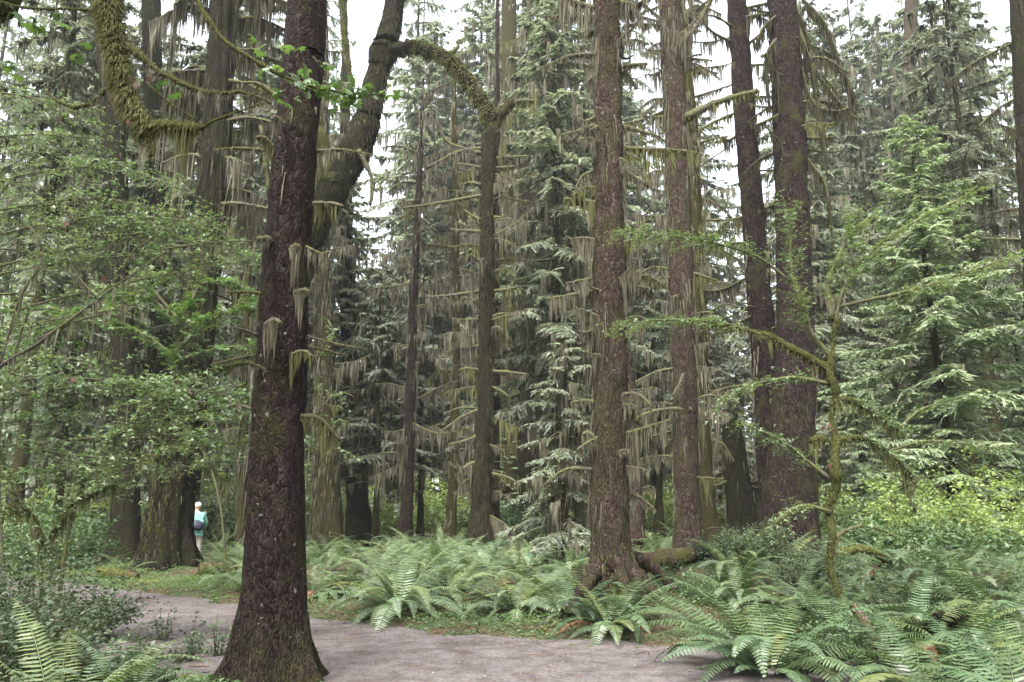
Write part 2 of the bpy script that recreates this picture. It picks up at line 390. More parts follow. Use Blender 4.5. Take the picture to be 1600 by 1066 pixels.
def gz(x, y):
    x = np.asarray(x, float); y = np.asarray(y, float)
    d = path_d(x, y) + .28 * fbm(np.stack([x * 1.3, y * 1.3, x * 0], -1), 3)
    s = np.clip((d + .12) / .5, 0, 1); s = s * s * (3 - 2 * s)
    far = np.clip(d / 3, 0, 1)
    z = -.05 + .12 * s + far * .10 * fbm(np.stack([x * .35, y * .35, x * 0 + 3], -1), 3) + s * .025 * fbm(np.stack([x * 2.5, y * 2.5, x * 0 + 9], -1), 2)
    z = z + .42 * np.exp(-(((x - 3.6) / 1.6) ** 2 + ((y - 15.2) / 2.2) ** 2)) + .30 * np.exp(-(((x - 6.3) / 2.5) ** 2 + ((y - 20) / 4.5) ** 2))
    rs = np.clip((y - 12.6) / 4, 0, 1) * np.clip((x + 7) / 3, 0, 1); z = z + .34 * rs * rs * (3 - 2 * rs) * np.clip(d / 1.5, 0, 1)
    z = z + .30 * np.exp(-(((x - 1.9) / .9) ** 2 + ((y - 12.7) / .9) ** 2)) + .25 * np.exp(-(((x + 8.8) / 1.6) ** 2 + ((y - 21.8) / 1.4) ** 2))
    return z

def pathz(x, y):
    u = np.clip((path_d(x, y) + 1.8) / 2.35, 0, 1)
    return .012 * fbm(np.stack([x * 1.2, y * 1.2, x * 0], -1), 3) + .02 * (1 - u ** 2)

def gz1(x, y): return float(gz(np.array([x]), np.array([y]))[0])

def G(px, py):
    """ground point under a photo pixel"""
    d = ray(px, py); t = -CAM_H / d[2]
    for _ in range(6):
        p = CAM + d * t; t = (gz1(p[0], p[1]) - CAM_H) / d[2]
    return CAM + d * t

def axis_lin(lo, hi, step, far, sgn_lo=True):
    a = np.arange(lo, hi + 1e-6, step); g = []; d = step
    v = hi
    while v < far: d *= 1.35; v += d; g.append(v)
    h = []; v = lo; d = step
    while sgn_lo and v > -far: d *= 1.35; v -= d; h.append(v)
    return np.r_[h[::-1], a, g]
gx, gy = axis_lin(-14, 14, .25, 400), axis_lin(2, 32, .25, 400)
X, Y = np.meshgrid(gx, gy); Z = gz(X, Y); nx = len(gx)
i, j = np.meshgrid(np.arange(len(gy) - 1), np.arange(nx - 1), indexing='ij')
mb = MB(); mb.add(np.stack([X, Y, Z], -1), np.stack([i * nx + j, i * nx + j + 1, (i + 1) * nx + j + 1, (i + 1) * nx + j], -1))
mb.build('ground', 'forest_floor', kind='structure', smooth=True)

mb = MB(); n = 300; c = smooth_path(np.c_[PATH_C, np.zeros(len(PATH_C)), PATH_W], n); t = unit(np.gradient(c[:, :2], axis=0)); nr = np.c_[-t[:, 1], t[:, 0]]
u = np.linspace(-1, 1, 33)
V = c[:, None, :2] + nr[:, None, :] * ((c[:, 3] + .55)[:, None] * u)[..., None]
zz = .012 * fbm(np.stack([V[..., 0] * 1.2, V[..., 1] * 1.2, V[..., 0] * 0], -1), 3) + .02 * (1 - u ** 2)[None]
i, j = np.meshgrid(np.arange(n - 1), np.arange(32), indexing='ij')
mb.add(np.concatenate([V, zz[..., None]], -1), np.stack([i * 33 + j, i * 33 + j + 1, (i + 1) * 33 + j + 1, (i + 1) * 33 + j], -1))
mb.build('path', 'gravel_path', kind='structure', smooth=True)

# ------------------------------------------------------------------ tree parts
SURF = {}
def px_axis(pts, Y, n=None):
    """pts rows (px, py, width_px[, Y]) -> world centres and radii"""
    C, R = [], []
    for q in pts:
        y = q[3] if len(q) > 3 else Y
        C.append(P(q[0], q[1], y)); R.append(q[2] * .5 * PX(q[0], q[1], y))
    return np.array(C), np.array(R)

def trunk(root, pts, Y, mat, seg=32, step=.12, rough=.025, freq=4, flare=.5, flare_h=.5, top=None, lob=5, seed=0, name='trunk', smooth=True, ridge=0):
    """pts from the base up, in photo pixels with widths; goes into the ground and on above the frame to height top"""
    C, R = px_axis(pts, Y)
    g = gz1(C[0, 0], C[0, 1])
    d = unit((C[1] - C[0])[None])[0]
    C = np.vstack([C[0] + d * ((g - .35 - C[0, 2]) / max(d[2], .3)), C]); R = np.r_[R[0], R]
    if top and C[-1, 2] < top:
        d = unit((C[-1] - C[-2])[None])[0]; d = unit(np.array([d[0] * .6, d[1] * .6, max(d[2], .5)])[None])[0]; k = (top - C[-1, 2]) / d[2]
        C = np.vstack([C, C[-1] + d * k * .5, C[-1] + d * k]); R = np.r_[R, R[-1] * .72, R[-1] * .3]
    L = np.linalg.norm(np.diff(C, axis=0), axis=1).sum(); m = int(np.clip(L / step, 12, 260))
    s = smooth_path(np.c_[C, R], m); pts3, rad = s[:, :3], np.maximum(s[:, 3], .01)
    rg = R_(seed + 5); ph = rg.uniform(0, 6.3, 4)
    def lobes(t, th, p):
        h = (p[:, 2] - g)[:, None]
        fl = flare * np.exp(-np.maximum(h, 0) / flare_h)
        lb = .5 + .5 * np.sin(lob * th + ph[0] + .6 * np.sin(th * 2 + ph[1])); lb2 = np.sin(2 * th + ph[2] + h * .15) * .05
        rdg = ridge * np.abs(np.sin(5.5 * th + ph[1] + .5 * np.sin(h * .5 + th * 2) + .25 * h)) if ridge else 0
        return 1 + rdg + fl * (.35 + 1.3 * lb ** 2) + lb2 + .03 * np.sin(3 * th + ph[3] + h * .4)
    mb = MB(); tube(mb, pts3, rad, seg, rough, freq, lobes)
    o = mb.build(name, mat, root, smooth=smooth); SURF[o.name] = mb.surf
    return o, pts3, rad, g

def trunk_moss(trk, pts, rad, n, lo, hi, ln, wd, mat, seed, face=None, clump=.0, name='moss'):
    """shaggy strips lying down the bark between heights lo and hi"""
    rg = R_(seed); sel = np.where((pts[:, 2] > lo) & (pts[:, 2] < hi))[0]
    if len(sel) < 2: return None
    V, ring = SURF[trk.name]; k = rg.choice(sel, n); jj = rg.integers(0, V.shape[1], n)
    if clump:                                              # keep only patches
        q = ring[k, jj] * 1.1 + np.c_[np.zeros((n, 2)), pts[k, 2] * .8 + seed]; keep = fbm(q, 2) > clump; k, jj = k[keep], jj[keep]
    if face is not None:
        ok = ring[k, jj] @ np.asarray(face) > rg.uniform(-.6, .6, len(k)); k, jj = k[ok], jj[ok]
    fd = min(.5, (hi - lo) * .2); ok = (pts[k, 2] < hi - fd * rg.random(len(k)) ** .6) ; k, jj = k[ok], jj[ok]
    m = len(k); k2 = np.minimum(k + 1, len(V) - 1); j2 = (jj + 1) % V.shape[1]; fu, fv = rg.random((m, 1)), rg.random((m, 1))
    base = (V[k, jj] * (1 - fv) + V[k, j2] * fv) * (1 - fu) + (V[k2, jj] * (1 - fv) + V[k2, j2] * fv) * fu; out = unit(ring[k, jj] * (1 - fv) + ring[k, j2] * fv); base = base + out * .006
    L = ln * rg.lognormal(0, .45, m); mb = MB()
    strands(mb, base, L, wd * rg.uniform(.5, 1.4, m), rg, 3, .05, lean=out * (.10 * L + .01)[:, None])
    return mb.build(name, mat, trk, 'stuff')

def moss_on(branch, pts, rad, rg, dens, ln, wd, mat, prof=None, fuzz=0, fz_len=.05, fz_w=.016):
    """curtain hanging under a branch (prof: depth along it 0..1) and short fur around it"""
    mb = MB(); L = np.linalg.norm(np.diff(pts, axis=0), axis=1).sum(); n = max(4, int(dens * L))
    t = np.sort(rg.uniform(0.0, 1, n)); f = t * (len(pts) - 1); i = np.clip(f.astype(int), 0, len(pts) - 2); w = (f - i)[:, None]
    p = pts[i] * (1 - w) + pts[i + 1] * w; r = (rad[i] * (1 - w[:, 0]) + rad[i + 1] * w[:, 0])
    # strands gather into tapering tufts of their own length
    pr = np.ones(n) if prof is None else np.interp(t, np.linspace(0, 1, len(prof)), prof)
    nc = max(1, int(L / max(.07, wd * 4) + .5)); ci = np.clip((t * nc + rg.normal(0, .22, n)).astype(int), 0, nc - 1); cc = (ci + .5 + rg.normal(0, .2, nc)[ci]) / nc
    cl = np.clip(rg.lognormal(-.15, .55, nc), .2, 2.2)[ci]; off = np.abs(t - cc) * nc
    ll = np.maximum(ln * cl * pr * np.clip(1.1 - .7 * off, .2, 1) * rg.uniform(.2, 1.15, n), .015)
    fc = np.clip(cc, 0, 1) * (len(pts) - 1); ic = np.clip(fc.astype(int), 0, len(pts) - 2); wc = (fc - ic)[:, None]; pc = pts[ic] * (1 - wc) + pts[ic + 1] * wc
    th = rg.uniform(0, 6.28, n); base = p + np.stack([np.cos(th), np.sin(th), -.2 + 0 * th], 1) * (r * .85)[:, None]
    lean = (pc - base) * .4; lean[:, 2] = 0
    strands(mb, base, ll, wd * rg.uniform(.5, 1.4, n), rg, 3, .07, lean=lean)
    if fuzz:
        m = int(fuzz * L); t = rg.uniform(0, 1, m); f = t * (len(pts) - 1); i = np.clip(f.astype(int), 0, len(pts) - 2); w = (f - i)[:, None]
        p = pts[i] * (1 - w) + pts[i + 1] * w; r = rad[i] * (1 - w[:, 0]) + rad[i + 1] * w[:, 0]
        tg = unit(pts[i + 1] - pts[i]); v = rg.normal(size=(m, 3)); v = unit(v - (v * tg).sum(1, keepdims=True) * tg)
        q0 = p + v * (r * .9)[:, None]; l2 = fz_len * rg.uniform(.4, 1.3, m)
        q1 = q0 + v * (l2 * .6)[:, None]; q2 = q1 + (v * .4 + np.array([0, 0, -.8])) * (l2 * .7)[:, None]
        wdir = unit(np.cross(v, rg.normal(size=(m, 3)))); ww = np.stack([np.full(m, fz_w), np.full(m, fz_w * .7), np.full(m, .001)], 1) * (fz_len / .05) ** .5
        if fuzz < 500: ribbons(mb, np.stack([q0, (q1 + q2) * .5], 1), ww[:, [0, 2]], wdir)
        else: ribbons(mb, np.stack([q0, q1, q2], 1), ww, wdir)
    return mb.build('moss', mat, branch, 'stuff')

def branch(root, pts, r0, r1, mat='bark_twig', n=None, seg=7, moss=None, seed=0, name='branch', rough=None):
    """tapered limb through world points; moss = dict(dens, ln, wd, mat, prof, fuzz)"""
    pts = np.asarray(pts, float); L = np.linalg.norm(np.diff(pts, axis=0), axis=1).sum()
    n = n or int(np.clip(L / .12, 6, 60)); s = smooth_path(pts, n)
    rg = R_(seed + 11); s = s + np.cumsum(rg.normal(0, .004, s.shape), 0) * (L / n / .1) ** .5 * np.linspace(0, 1, n)[:, None]
    rad = np.linspace(r0, r1, n) * (1 + .12 * rg.normal(size=n)); rad = np.maximum(rad, .003)
    mb = MB(); tube(mb, s, rad, seg, (rough if rough is not None else r0 * .15), 9)
    o = mb.build(name, mat, root, smooth=True)
    if moss: moss_on(o, s, rad, rg, **moss)
    return o, s, rad

def stub_branches(root, pts, rad, n, lo, hi, seed, length=(.25, .9), r=.03, moss_len=.35, dens=120, wd=.03, mat='bark_twig', mmat='moss_hang', bare=.15, bias=None, green=.25):
    """dead whorl stubs up a trunk, each with its moss fin"""
    rg = R_(seed); zs = np.sort(rg.uniform(lo, hi, n)); az = rg.uniform(0, 6.28)
    for q, z in enumerate(zs):
        i = int(np.clip(np.searchsorted(pts[:, 2], z), 1, len(pts) - 1)); az += 2.4 + rg.normal(0, .5)
        a = az
        if bias is not None and rg.random() < .72: a = (0 if rg.random() < .5 else math.pi) + rg.normal(0, .45) + (-.25)
        L = rg.uniform(*length) * (1 if rg.random() < .8 else 1.6); el = rg.choice([rg.uniform(-.5, -.05), rg.uniform(-.15, .15), rg.uniform(.05, .5)])
        d = np.array([math.cos(a), math.sin(a), el]); c = pts[i]
        p0 = c + d * rad[i] * .7; p1 = c + d * (rad[i] + L * .5) + np.array([0, 0, rg.normal(0, .04)]); p2 = c + d * (rad[i] + L) + np.array([rg.normal(0, .08) * L, rg.normal(0, .08) * L, rg.normal(-.06, .12) * (.4 + L)])
        rr = r * rg.uniform(.6, 1.3)
        ms = None
        if rg.random() > bare:
            ms = dict(dens=dens, ln=moss_len * rg.uniform(.6, 1.5), wd=wd, mat=(mmat if rg.random() > green else 'moss_green'), prof=rg.choice([0, 1, 2]) == 0 and [1, .9, .5, .25] or [.9, 1, .8, .35], fuzz=90, fz_len=.05, fz_w=.024)
        branch(root, [p0, p1, p2], rr, rr * .45, mat, n=9, seg=6, moss=ms, seed=seed * 97 + q)

# ------------------------------------------------------------------ foliage builders
def conifer_arrays(seed, H, zb, Rm, nb, up=.15, droop=.35, tw=.13, moss=0.0, bare=0.0, fol=1.0, wid=.055, tip=.6, mossln=.5, sec=5, shape=.8, clump=.35):
    """wood, foliage and hanging moss of one conifer crown, base at the origin"""
    rg = R_(seed); wood, fo, mo = MB(), MB(), MB(); az = rg.uniform(0, 6.28)
    for b in range(nb):
        t = (b + rg.uniform(0, 1)) / nb; z0 = zb + (H - zb) * t ** .92; az += 2.399 + rg.normal(0, .35)
        L = (Rm * (1 - t) ** shape * rg.uniform(.62, 1.12) + .25)
        if rg.random() < .08: L *= .5
        d = np.array([math.cos(az), math.sin(az), 0]); sd = np.array([-d[1], d[0], 0]); s = np.linspace(0, 1, 9)
        e = up + rg.normal(0, .09) + .5 * t ** 3; bend = rg.normal(0, .12)
        ax = d[None] * (L * s)[:, None] + sd[None] * (bend * L * s ** 2)[:, None]; ax[:, 2] = z0 + L * (e * s - droop * s ** 1.8 * rg.uniform(.7, 1.3) + .14 * tip * s ** 4)
        tube(wood, ax, np.linspace(.012 + .012 * L, .005, 9), 4, cap=False)
        live = 1 if rg.random() > bare * (1 - t) * 1.3 else 0
        def at(q):
            f = q * 8; i = np.clip(f.astype(int), 0, 7); w = (f - i)[:, None]; return ax[i] * (1 - w) + ax[i + 1] * w
        if live:
            n = int(L / tw * 2 * fol) + 4; q = rg.uniform(.1, 1, n) ** .8; sg = np.where(rg.random(n) < .5, -1, 1)
            bl = np.clip((.16 + .34 * L * (1.02 - q)) * rg.uniform(.55, 1.15, n), .1, .95)
            an = np.radians(rg.uniform(35, 72, n)); dd = d[None] * np.cos(an)[:, None] + sd[None] * (sg * np.sin(an))[:, None]; dd[:, 2] += rg.normal(-.12, .16, n); dd = unit(dd)
            p0 = at(q); u = np.linspace(0, 1, 4); pp = p0[:, None, :] + dd[:, None, :] * (bl[:, None] * u)[..., None]
            sag = rg.uniform(.15, .55, n) * (1 if droop > .2 else .6); pp[..., 2] -= (sag * bl)[:, None] * u ** 2
            wv = unit(np.cross(dd, np.array([0, 0, 1.0])) + rg.normal(0, .45, (n, 3)))
            ribbons(fo, pp, np.array([.5, 1, .9, .12])[None] * wid * rg.uniform(.6, 1.2, n)[:, None], wv)
            if sec:
                k = sec; uu = np.tile(np.linspace(.12, .95, k), n) + rg.normal(0, .05, n * k); uu = np.clip(uu, 0, 1); ii = np.repeat(np.arange(n), k)
                base = p0[ii] + dd[ii] * (bl[ii] * uu)[:, None]; base[:, 2] -= sag[ii] * bl[ii] * uu ** 2
                s2 = np.where(np.arange(n * k) % 2 == 0, 1, -1); lat = unit(np.cross(dd[ii], np.array([0, 0, 1.0])))
                d2 = unit(dd[ii] * .75 + lat * (s2 * rg.uniform(.5, 1, n * k))[:, None] + np.c_[np.zeros((n * k, 2)), rg.normal(-.25, .25, n * k)])
                l2 = .06 + .30 * bl[ii] * (1.1 - uu) * rg.uniform(.5, 1.2, n * k)
                p3 = np.stack([base, base + d2 * (l2 * .55)[:, None], base + d2 * l2[:, None] - np.array([0, 0, 1]) * (.2 * l2)[:, None]], 1)
                w2 = unit(np.cross(d2, np.array([0, 0, 1.0])) + rg.normal(0, .55, (n * k, 3)))
                ribbons(fo, p3, np.array([.55, 1, .1])[None] * (wid * .8 * rg.uniform(.6, 1.2, n * k))[:, None], w2)
        if moss and rg.random() < .9:
            n = int(moss * L * (1.2 if not live else 1) * rg.uniform(.3, 1.6))
            if n:
                nc = max(1, int(n / 11)); cl = rg.uniform(.08, 1, nc); cs = rg.normal(0, .16, nc) * L * .5; clen = mossln * rg.lognormal(-.2, .6, nc); ci = rg.integers(0, nc, n); off = rg.normal(0, 1, n)
                q = np.clip(cl[ci] + off * .10 / L, .02, 1); base = at(q) + sd[None] * (cs[ci] + rg.normal(0, .05, n))[:, None]
                strands(mo, base, np.maximum(clen[ci] * np.clip(1.15 - .42 * np.abs(off), .15, 1) * rg.uniform(.7, 1.1, n), .04), .06 * rg.uniform(.5, 1.5, n), rg, 2, .05)
    return wood, fo, mo

def place(root, name, data, kind=None, rz=0.0, sc=1.0, sz=None, parent=None):
    o = link(name, data, root if parent is None else parent, kind); o.rotation_euler[2] = rz; o.scale = (sc, sc, sz or sc); return o

def leafy(mb_leaf, mb_wood, pts, rg, ntw, twl, nl, size, tmpl, spread=.75, flat=.3, tilt=.5, r=.006, t0=.1, droop=.15, jit=.0):
    """flat sprays of leaves on side twigs along a branch"""
    pts = np.asarray(pts, float); t = rg.uniform(t0, 1, ntw); f = t * (len(pts) - 1); i = np.clip(f.astype(int), 0, len(pts) - 2); w = (f - i)[:, None]
    p = pts[i] * (1 - w) + pts[i + 1] * w; tg = unit(pts[i + 1] - pts[i]); h = unit(np.cross(tg, np.array([0, 0, 1.0])) + 1e-6)
    sg = np.where(rg.random(ntw) < .5, -1, 1); d = unit(tg * rg.uniform(.2, .9, (ntw, 1)) + h * (sg * rg.uniform(.3, 1, ntw) * spread / .75)[:, None] + rg.normal(0, 1, (ntw, 3)) * np.array([.25, .25, flat]))
    L = twl * rg.uniform(.4, 1.2, ntw); s = np.linspace(0, 1, 4); ax = p[:, None, :] + d[:, None, :] * (L[:, None] * s)[..., None]; ax[..., 2] -= (droop * L)[:, None] * s ** 2
    if mb_wood is not None:
        wd = np.array([1, .8, .6, .25])[None] * (r * 2) * np.ones((ntw, 1)); ribbons(mb_wood, ax, wd, unit(np.cross(d, rg.normal(size=(ntw, 3)))))
    m = ntw * nl; k = np.repeat(np.arange(ntw), nl); u = np.tile(np.linspace(.15, 1, nl), ntw) + rg.normal(0, .05, m); u = np.clip(u, 0, 1)
    base = p[k] + d[k] * (L[k] * u)[:, None]; base[:, 2] -= droop * L[k] * u ** 2
    base += rg.normal(0, 1, (m, 3)) * (jit + .02)
    s2 = np.where(np.arange(m) % 2 == 0, 1, -1); lat = unit(np.cross(d[k], np.array([0, 0, 1.0])) + 1e-6)
    ld = unit(d[k] * .6 + lat * (s2 * rg.uniform(.4, 1.1, m))[:, None] + rg.normal(0, .25, (m, 3)) + np.array([0, 0, -.12]))
    N = unit(np.array([0, 0, 1.0]) + rg.normal(0, tilt, (m, 3)))
    scatter(mb_leaf, tmpl, base, ld, N, size * rg.uniform(.55, 1.2, m))

def shrub(name, label, cat, base, rx, ry, h, nst, ntw, nl, size, mat, seed, tmpl=LEAF_OVAL, group=None, arch=.5, wood='bark_twig', twl=.45, lo=.12, r=.008, tilt=.55, flat=.45):
    root = thing(name, label, cat, base, group); rg = R_(seed); lf, wd = MB(), MB(); base = np.asarray(base, float)
    for k in range(nst):
        a = rg.uniform(0, 6.28); e = math.sqrt(rg.uniform(.02, 1)); tip = base + np.array([math.cos(a) * rx * e, math.sin(a) * ry * e, h * rg.uniform(.45, 1) * (1 - .35 * e * e)])
        b0 = base + np.array([math.cos(a) * rx * .12, math.sin(a) * ry * .12, -.05]); mid = b0 * .45 + tip * .55 + np.array([0, 0, h * .22 * arch])
        s = smooth_path([b0, mid, tip], 7); tube(wd, s, np.linspace(r * 1.5, r * .5, 7), 4, cap=False)
        leafy(lf, wd if base[1] < 16 else None, s, rg, ntw, twl, nl, size, tmpl, flat=flat, tilt=tilt, r=r * .3, t0=lo)
    wd.build('stems', wood, root, 'stuff'); lf.build('foliage', mat, root, 'stuff')
    return root

# ------------------------------------------------------------------ the big trunks
CUR = dict(dens=130, ln=.3, wd=.03, mat='moss_hang', fuzz=160)
def pxb(root, pts, Y, w0, w1, **k):
    """branch through photo pixels; rows may carry their own Y; widths in pixels"""
    q = [P(a[0], a[1], a[2] if len(a) > 2 else Y) for a in pts]
    s0, s1 = PX(pts[0][0], pts[0][1], Y), PX(pts[-1][0], pts[-1][1], Y)
    return branch(root, q, w0 * .5 * s0, w1 * .5 * s1, **k)

def base_of(px, Y): p = P(px, 800, Y); return (p[0], Y, gz1(p[0], Y))

# 1. foreground spruce
t1 = thing('spruce_tree', 'large dark scaly spruce trunk in the foreground, flared at the path edge, left of centre', 'tree', base_of(428, 8.1))
k1, a1, r1, g1 = trunk(t1, [(428, 1050, 112), (430, 950, 98), (432, 850, 90), (434, 700, 82), (441, 560, 77), (447, 420, 72), (460, 250, 66), (472, 100, 62), (479, 0, 58)], 8.1,
                       'bark_spruce', 64, .06, .016, 7, .62, .33, 20, 5, 3)
trunk_moss(k1, a1, r1, 4000, -.1, .7, .03, .008, 'moss_dark', 21, clump=.0)
trunk_moss(k1, a1, r1, 700, 2.2, 9, .16, .022, 'moss_hang', 22, clump=.42)
for q, (pts, w0, w1, ln, dn) in enumerate([
        ([(415, 460, 8.0), (385, 456, 7.9), (352, 457, 7.8)], 7, 2, .10, 70), ([(405, 525, 8.0), (380, 515, 7.9), (360, 512, 7.8)], 6, 2, .05, 40),
        ([(418, 580, 7.9), (400, 572, 7.8), (384, 566, 7.7)], 8, 3, .14, 170), ([(400, 555, 8.1), (370, 560, 8.2), (330, 568, 8.3)], 5, 2, .04, 30),
        ([(462, 458, 7.75), (476, 452, 7.6), (484, 455, 7.55)], 10, 5, .34, 320), ([(418, 508, 7.7), (428, 500, 7.55), (440, 505, 7.5)], 11, 6, .40, 420),
        ([(455, 555, 7.75), (474, 548, 7.65), (492, 556, 7.6)], 7, 3, .26, 260), ([(480, 525, 8.1), (530, 538, 8.1), (575, 545, 8.1)], 4, 1.5, .03, 20),
        ([(480, 541, 8.1), (520, 550, 8.2), (545, 556, 8.2)], 4, 1.5, .03, 20), ([(430, 240, 8), (415, 216, 7.9), (400, 214, 7.8)], 8, 4, .30, 300),
        ([(425, 236, 8.1), (385, 233, 8.1), (334, 236, 8.1)], 6, 2, .16, 130), ([(495, 236, 8.1), (540, 234, 8.1), (588, 241, 8.1)], 6, 2, .16, 110),
        ([(490, 318, 8.0), (520, 318, 7.9), (535, 322, 7.8)], 9, 4, .30, 230), ([(455, 388, 7.7), (463, 384, 7.55), (470, 386, 7.5)], 8, 4, .28, 300),
        ([(428, 382, 8.0), (418, 372, 7.8), (405, 374, 7.7)], 12, 7, .2, 260), ([(432, 150, 8.1), (405, 132, 8.1), (382, 130, 8.1)], 10, 4, .12, 90),
        ([(425, 330, 8.2), (412, 215, 8.3), (408, 200, 8.3)], 9, 6, .05, 130), ([(478, 385, 8), (500, 396, 8), (515, 392, 8)], 6, 3, .28, 200),
        ([(470, 650, 8.0), (500, 655, 8.1), (530, 690, 8.2)], 9, 4, .22, 200), ([(440, 190, 7.8), (430, 182, 7.65), (425, 186, 7.6)], 7, 4, .3, 280),
        ([(395, 640, 8.0), (370, 632, 8.0), (345, 640, 8.0)], 5, 2, .12, 90)]):
    pxb(t1, pts, 8, w0, w1, n=10, moss=dict(dens=dn, ln=ln * 1.15, wd=.02, mat='moss_hang' if q % 3 else 'moss_green', prof=[1, .95, .8, .4], fuzz=150, fz_len=.035), seed=100 + q, mat='bark_twig')

# 2. spruce on the root mound, right of the middle
t4 = thing('spruce_tree', 'reddish shaggy spruce with moss-hung stubs and arched roots beside the path', 'tree', base_of(952, 12.5))
k4, a4, r4, g4 = trunk(t4, [(958, 905, 70), (954, 850, 61), (952, 780, 57), (953, 650, 53), (952, 500, 49), (951, 350, 45), (950, 200, 42), (949, 80, 39), (948, 0, 37)], 12.5,
                       'bark_spruce_red', 48, .08, .026, 7, .22, .4, 24, 5, 8)
trunk_moss(k4, a4, r4, 6500, .5, 12, .10, .014, 'moss_dark', 31, clump=.1)
trunk_moss(k4, a4, r4, 1500, -.1, 1.2, .06, .018, 'moss_green', 32, clump=-.1)
trunk_moss(k4, a4, r4, 4200, 1.5, 12, .34, .014, 'moss_hang', 33, clump=.42)
stub_branches(t4, a4, r4, 70, 1.7, 11.8, 41, (.15, .6), .03, .32, 260, .020, bias=True, green=.12, bare=.05)
for q, (pts, w0, w1, ln, prof) in enumerate([
        ([(970, 232), (1040, 233), (1092, 238)], 9, 4, .42, [.3, .9, 1, .6, .2]), ([(970, 195), (1000, 205), (1030, 214)], 6, 3, .08, None), ([(930, 196), (900, 205), (870, 212)], 6, 2, .12, None),
        ([(975, 265), (1000, 283), (1030, 300)], 6, 3, .35, [1, .9, .4, .2]), ([(930, 318), (905, 312), (882, 310)], 9, 5, .28, [.6, 1, .7]), ([(935, 233), (915, 222), (905, 212)], 7, 4, .1, None),
        ([(930, 375), (910, 372), (896, 372)], 7, 3, .45, [1, .9, .5]), ([(975, 430), (990, 428), (1004, 420)], 8, 3, .35, [1, .7, .2]), ([(930, 85), (890, 88), (845, 106)], 6, 2, .12, None),
        ([(975, 105), (995, 100), (1010, 98)], 7, 3, .12, None), ([(930, 14), (890, 0), (870, -12)], 9, 5, .3, None), ([(968, 20), (1010, 0), (1040, -20)], 9, 4, .25, None),
        ([(975, 40), (1005, 38), (1030, 38)], 6, 3, .14, None), ([(930, 515), (915, 520), (905, 516)], 9, 4, .3, [1, .8, .4]), ([(975, 500), (995, 495), (1010, 498)], 9, 4, .4, [1, .8, .4]),
        ([(975, 632), (990, 630), (1003, 634)], 10, 5, .22, [1, .8, .5]), ([(928, 628), (912, 626), (893, 628)], 6, 3, .18, None), ([(930, 684), (918, 676), (910, 680)], 9, 5, .2, None),
        ([(975, 690), (990, 690), (1000, 692)], 8, 4, .15, None), ([(925, 435), (900, 440), (885, 442)], 6, 3, .35, [1, .9, .6])]):
    pxb(t4, pts, 12.45, w0, w1, n=11, moss=dict(dens=240, ln=ln * 1.3, wd=.028, mat='moss_green' if q in (0, 4, 15) else 'moss_hang', prof=prof, fuzz=240, fz_len=.05), seed=200 + q)
for q, pts in enumerate([[(968, 868, 12.35), (992, 905, 12.2), (1008, 945, 12.0), (1040, 975, 11.8), (1062, 985, 11.7)], [(972, 872, 12.6), (1005, 905, 12.5), (1030, 940, 12.3), (1052, 975, 12.1)],
                         [(962, 880, 12.2), (975, 915, 12.0), (985, 955, 11.8), (990, 985, 11.6)], [(975, 862, 12.8), (1010, 880, 13.0), (1040, 905, 13.1), (1060, 930, 13.0)], [(935, 880, 12.3), (915, 915, 12.1), (895, 950, 11.9), (870, 970, 11.7)]]):
    C = [P(*p) for p in pts]; C[-1][2] = gz1(C[-1][0], C[-1][1]) - .06
    o, s, rr = branch(t4, C, .12, .055, 'bark_spruce_red', n=26, seg=14, seed=240 + q, name='root', rough=.03)
    moss_on(o, s, rr, R_(250 + q), 40, .05, .02, 'moss_green', None, 160, .035)

# 3. slim pale trunk behind it, and its twin
t5 = thing('spruce_tree', 'pale flaky spruce with tattered moss, standing on the littered mound right of the shaggy one', 'tree', base_of(1076, 18))
k5, a5, r5, g5 = trunk(t5, [(1076, 885, 46), (1074, 800, 40), (1070, 650, 37), (1067, 500, 36), (1062, 350, 35), (1056, 200, 34), (1050, 80, 33), (1046, 0, 31)], 18, 'bark_spruce_red', 36, .1, .025, 5, .3, .4, 26, 4, 12)
trunk_moss(k5, a5, r5, 5000, 1.0, 16, .3, .018, 'moss_hang', 34, clump=.3)
stub_branches(t5, a5, r5, 56, 2.2, 15.5, 42, (.25, .9), .035, .5, 140, .028, bias=True, green=.12, bare=.05)
pxb(t5, [(1070, 185), (1120, 160), (1172, 146), (1185, 142)], 17.8, 14, 7, moss=dict(dens=150, ln=.55, wd=.035, mat='moss_green', prof=[.3, .5, 1, .4], fuzz=260, fz_len=.07), seed=260)
pxb(t5, [(1080, 640), (1040, 640), (1000, 650), (985, 665)], 17.8, 9, 3, moss=dict(dens=130, ln=.7, wd=.035, mat='moss_hang', prof=[.6, 1, .9, .6], fuzz=120), seed=261)
pxb(t5, [(1060, 70), (1085, 45), (1110, 0), (1125, -30)], 17.8, 9, 4, moss=dict(dens=110, ln=.5, wd=.035, mat='moss_hang', fuzz=120), seed=262)
t5b = thing('spruce_tree', 'slim dark spruce trunk just right of the pale flaky one', 'tree', base_of(1114, 23))
k, a, r, g = trunk(t5b, [(1114, 850, 30), (1104, 760, 24), (1096, 600, 24), (1088, 400, 24), (1078, 200, 23), (1066, 60, 22), (1060, 0, 20)], 23, 'bark_mossy', 24, .15, .02, 5, .5, .4, 28, 4, 13)
trunk_moss(k, a, r, 1400, .5, 18, .35, .035, 'moss_hang', 35, clump=.05)
stub_branches(t5b, a, r, 34, 3, 18, 43, (.4, 1.4), .035, .6, 90, .04, bias=True)

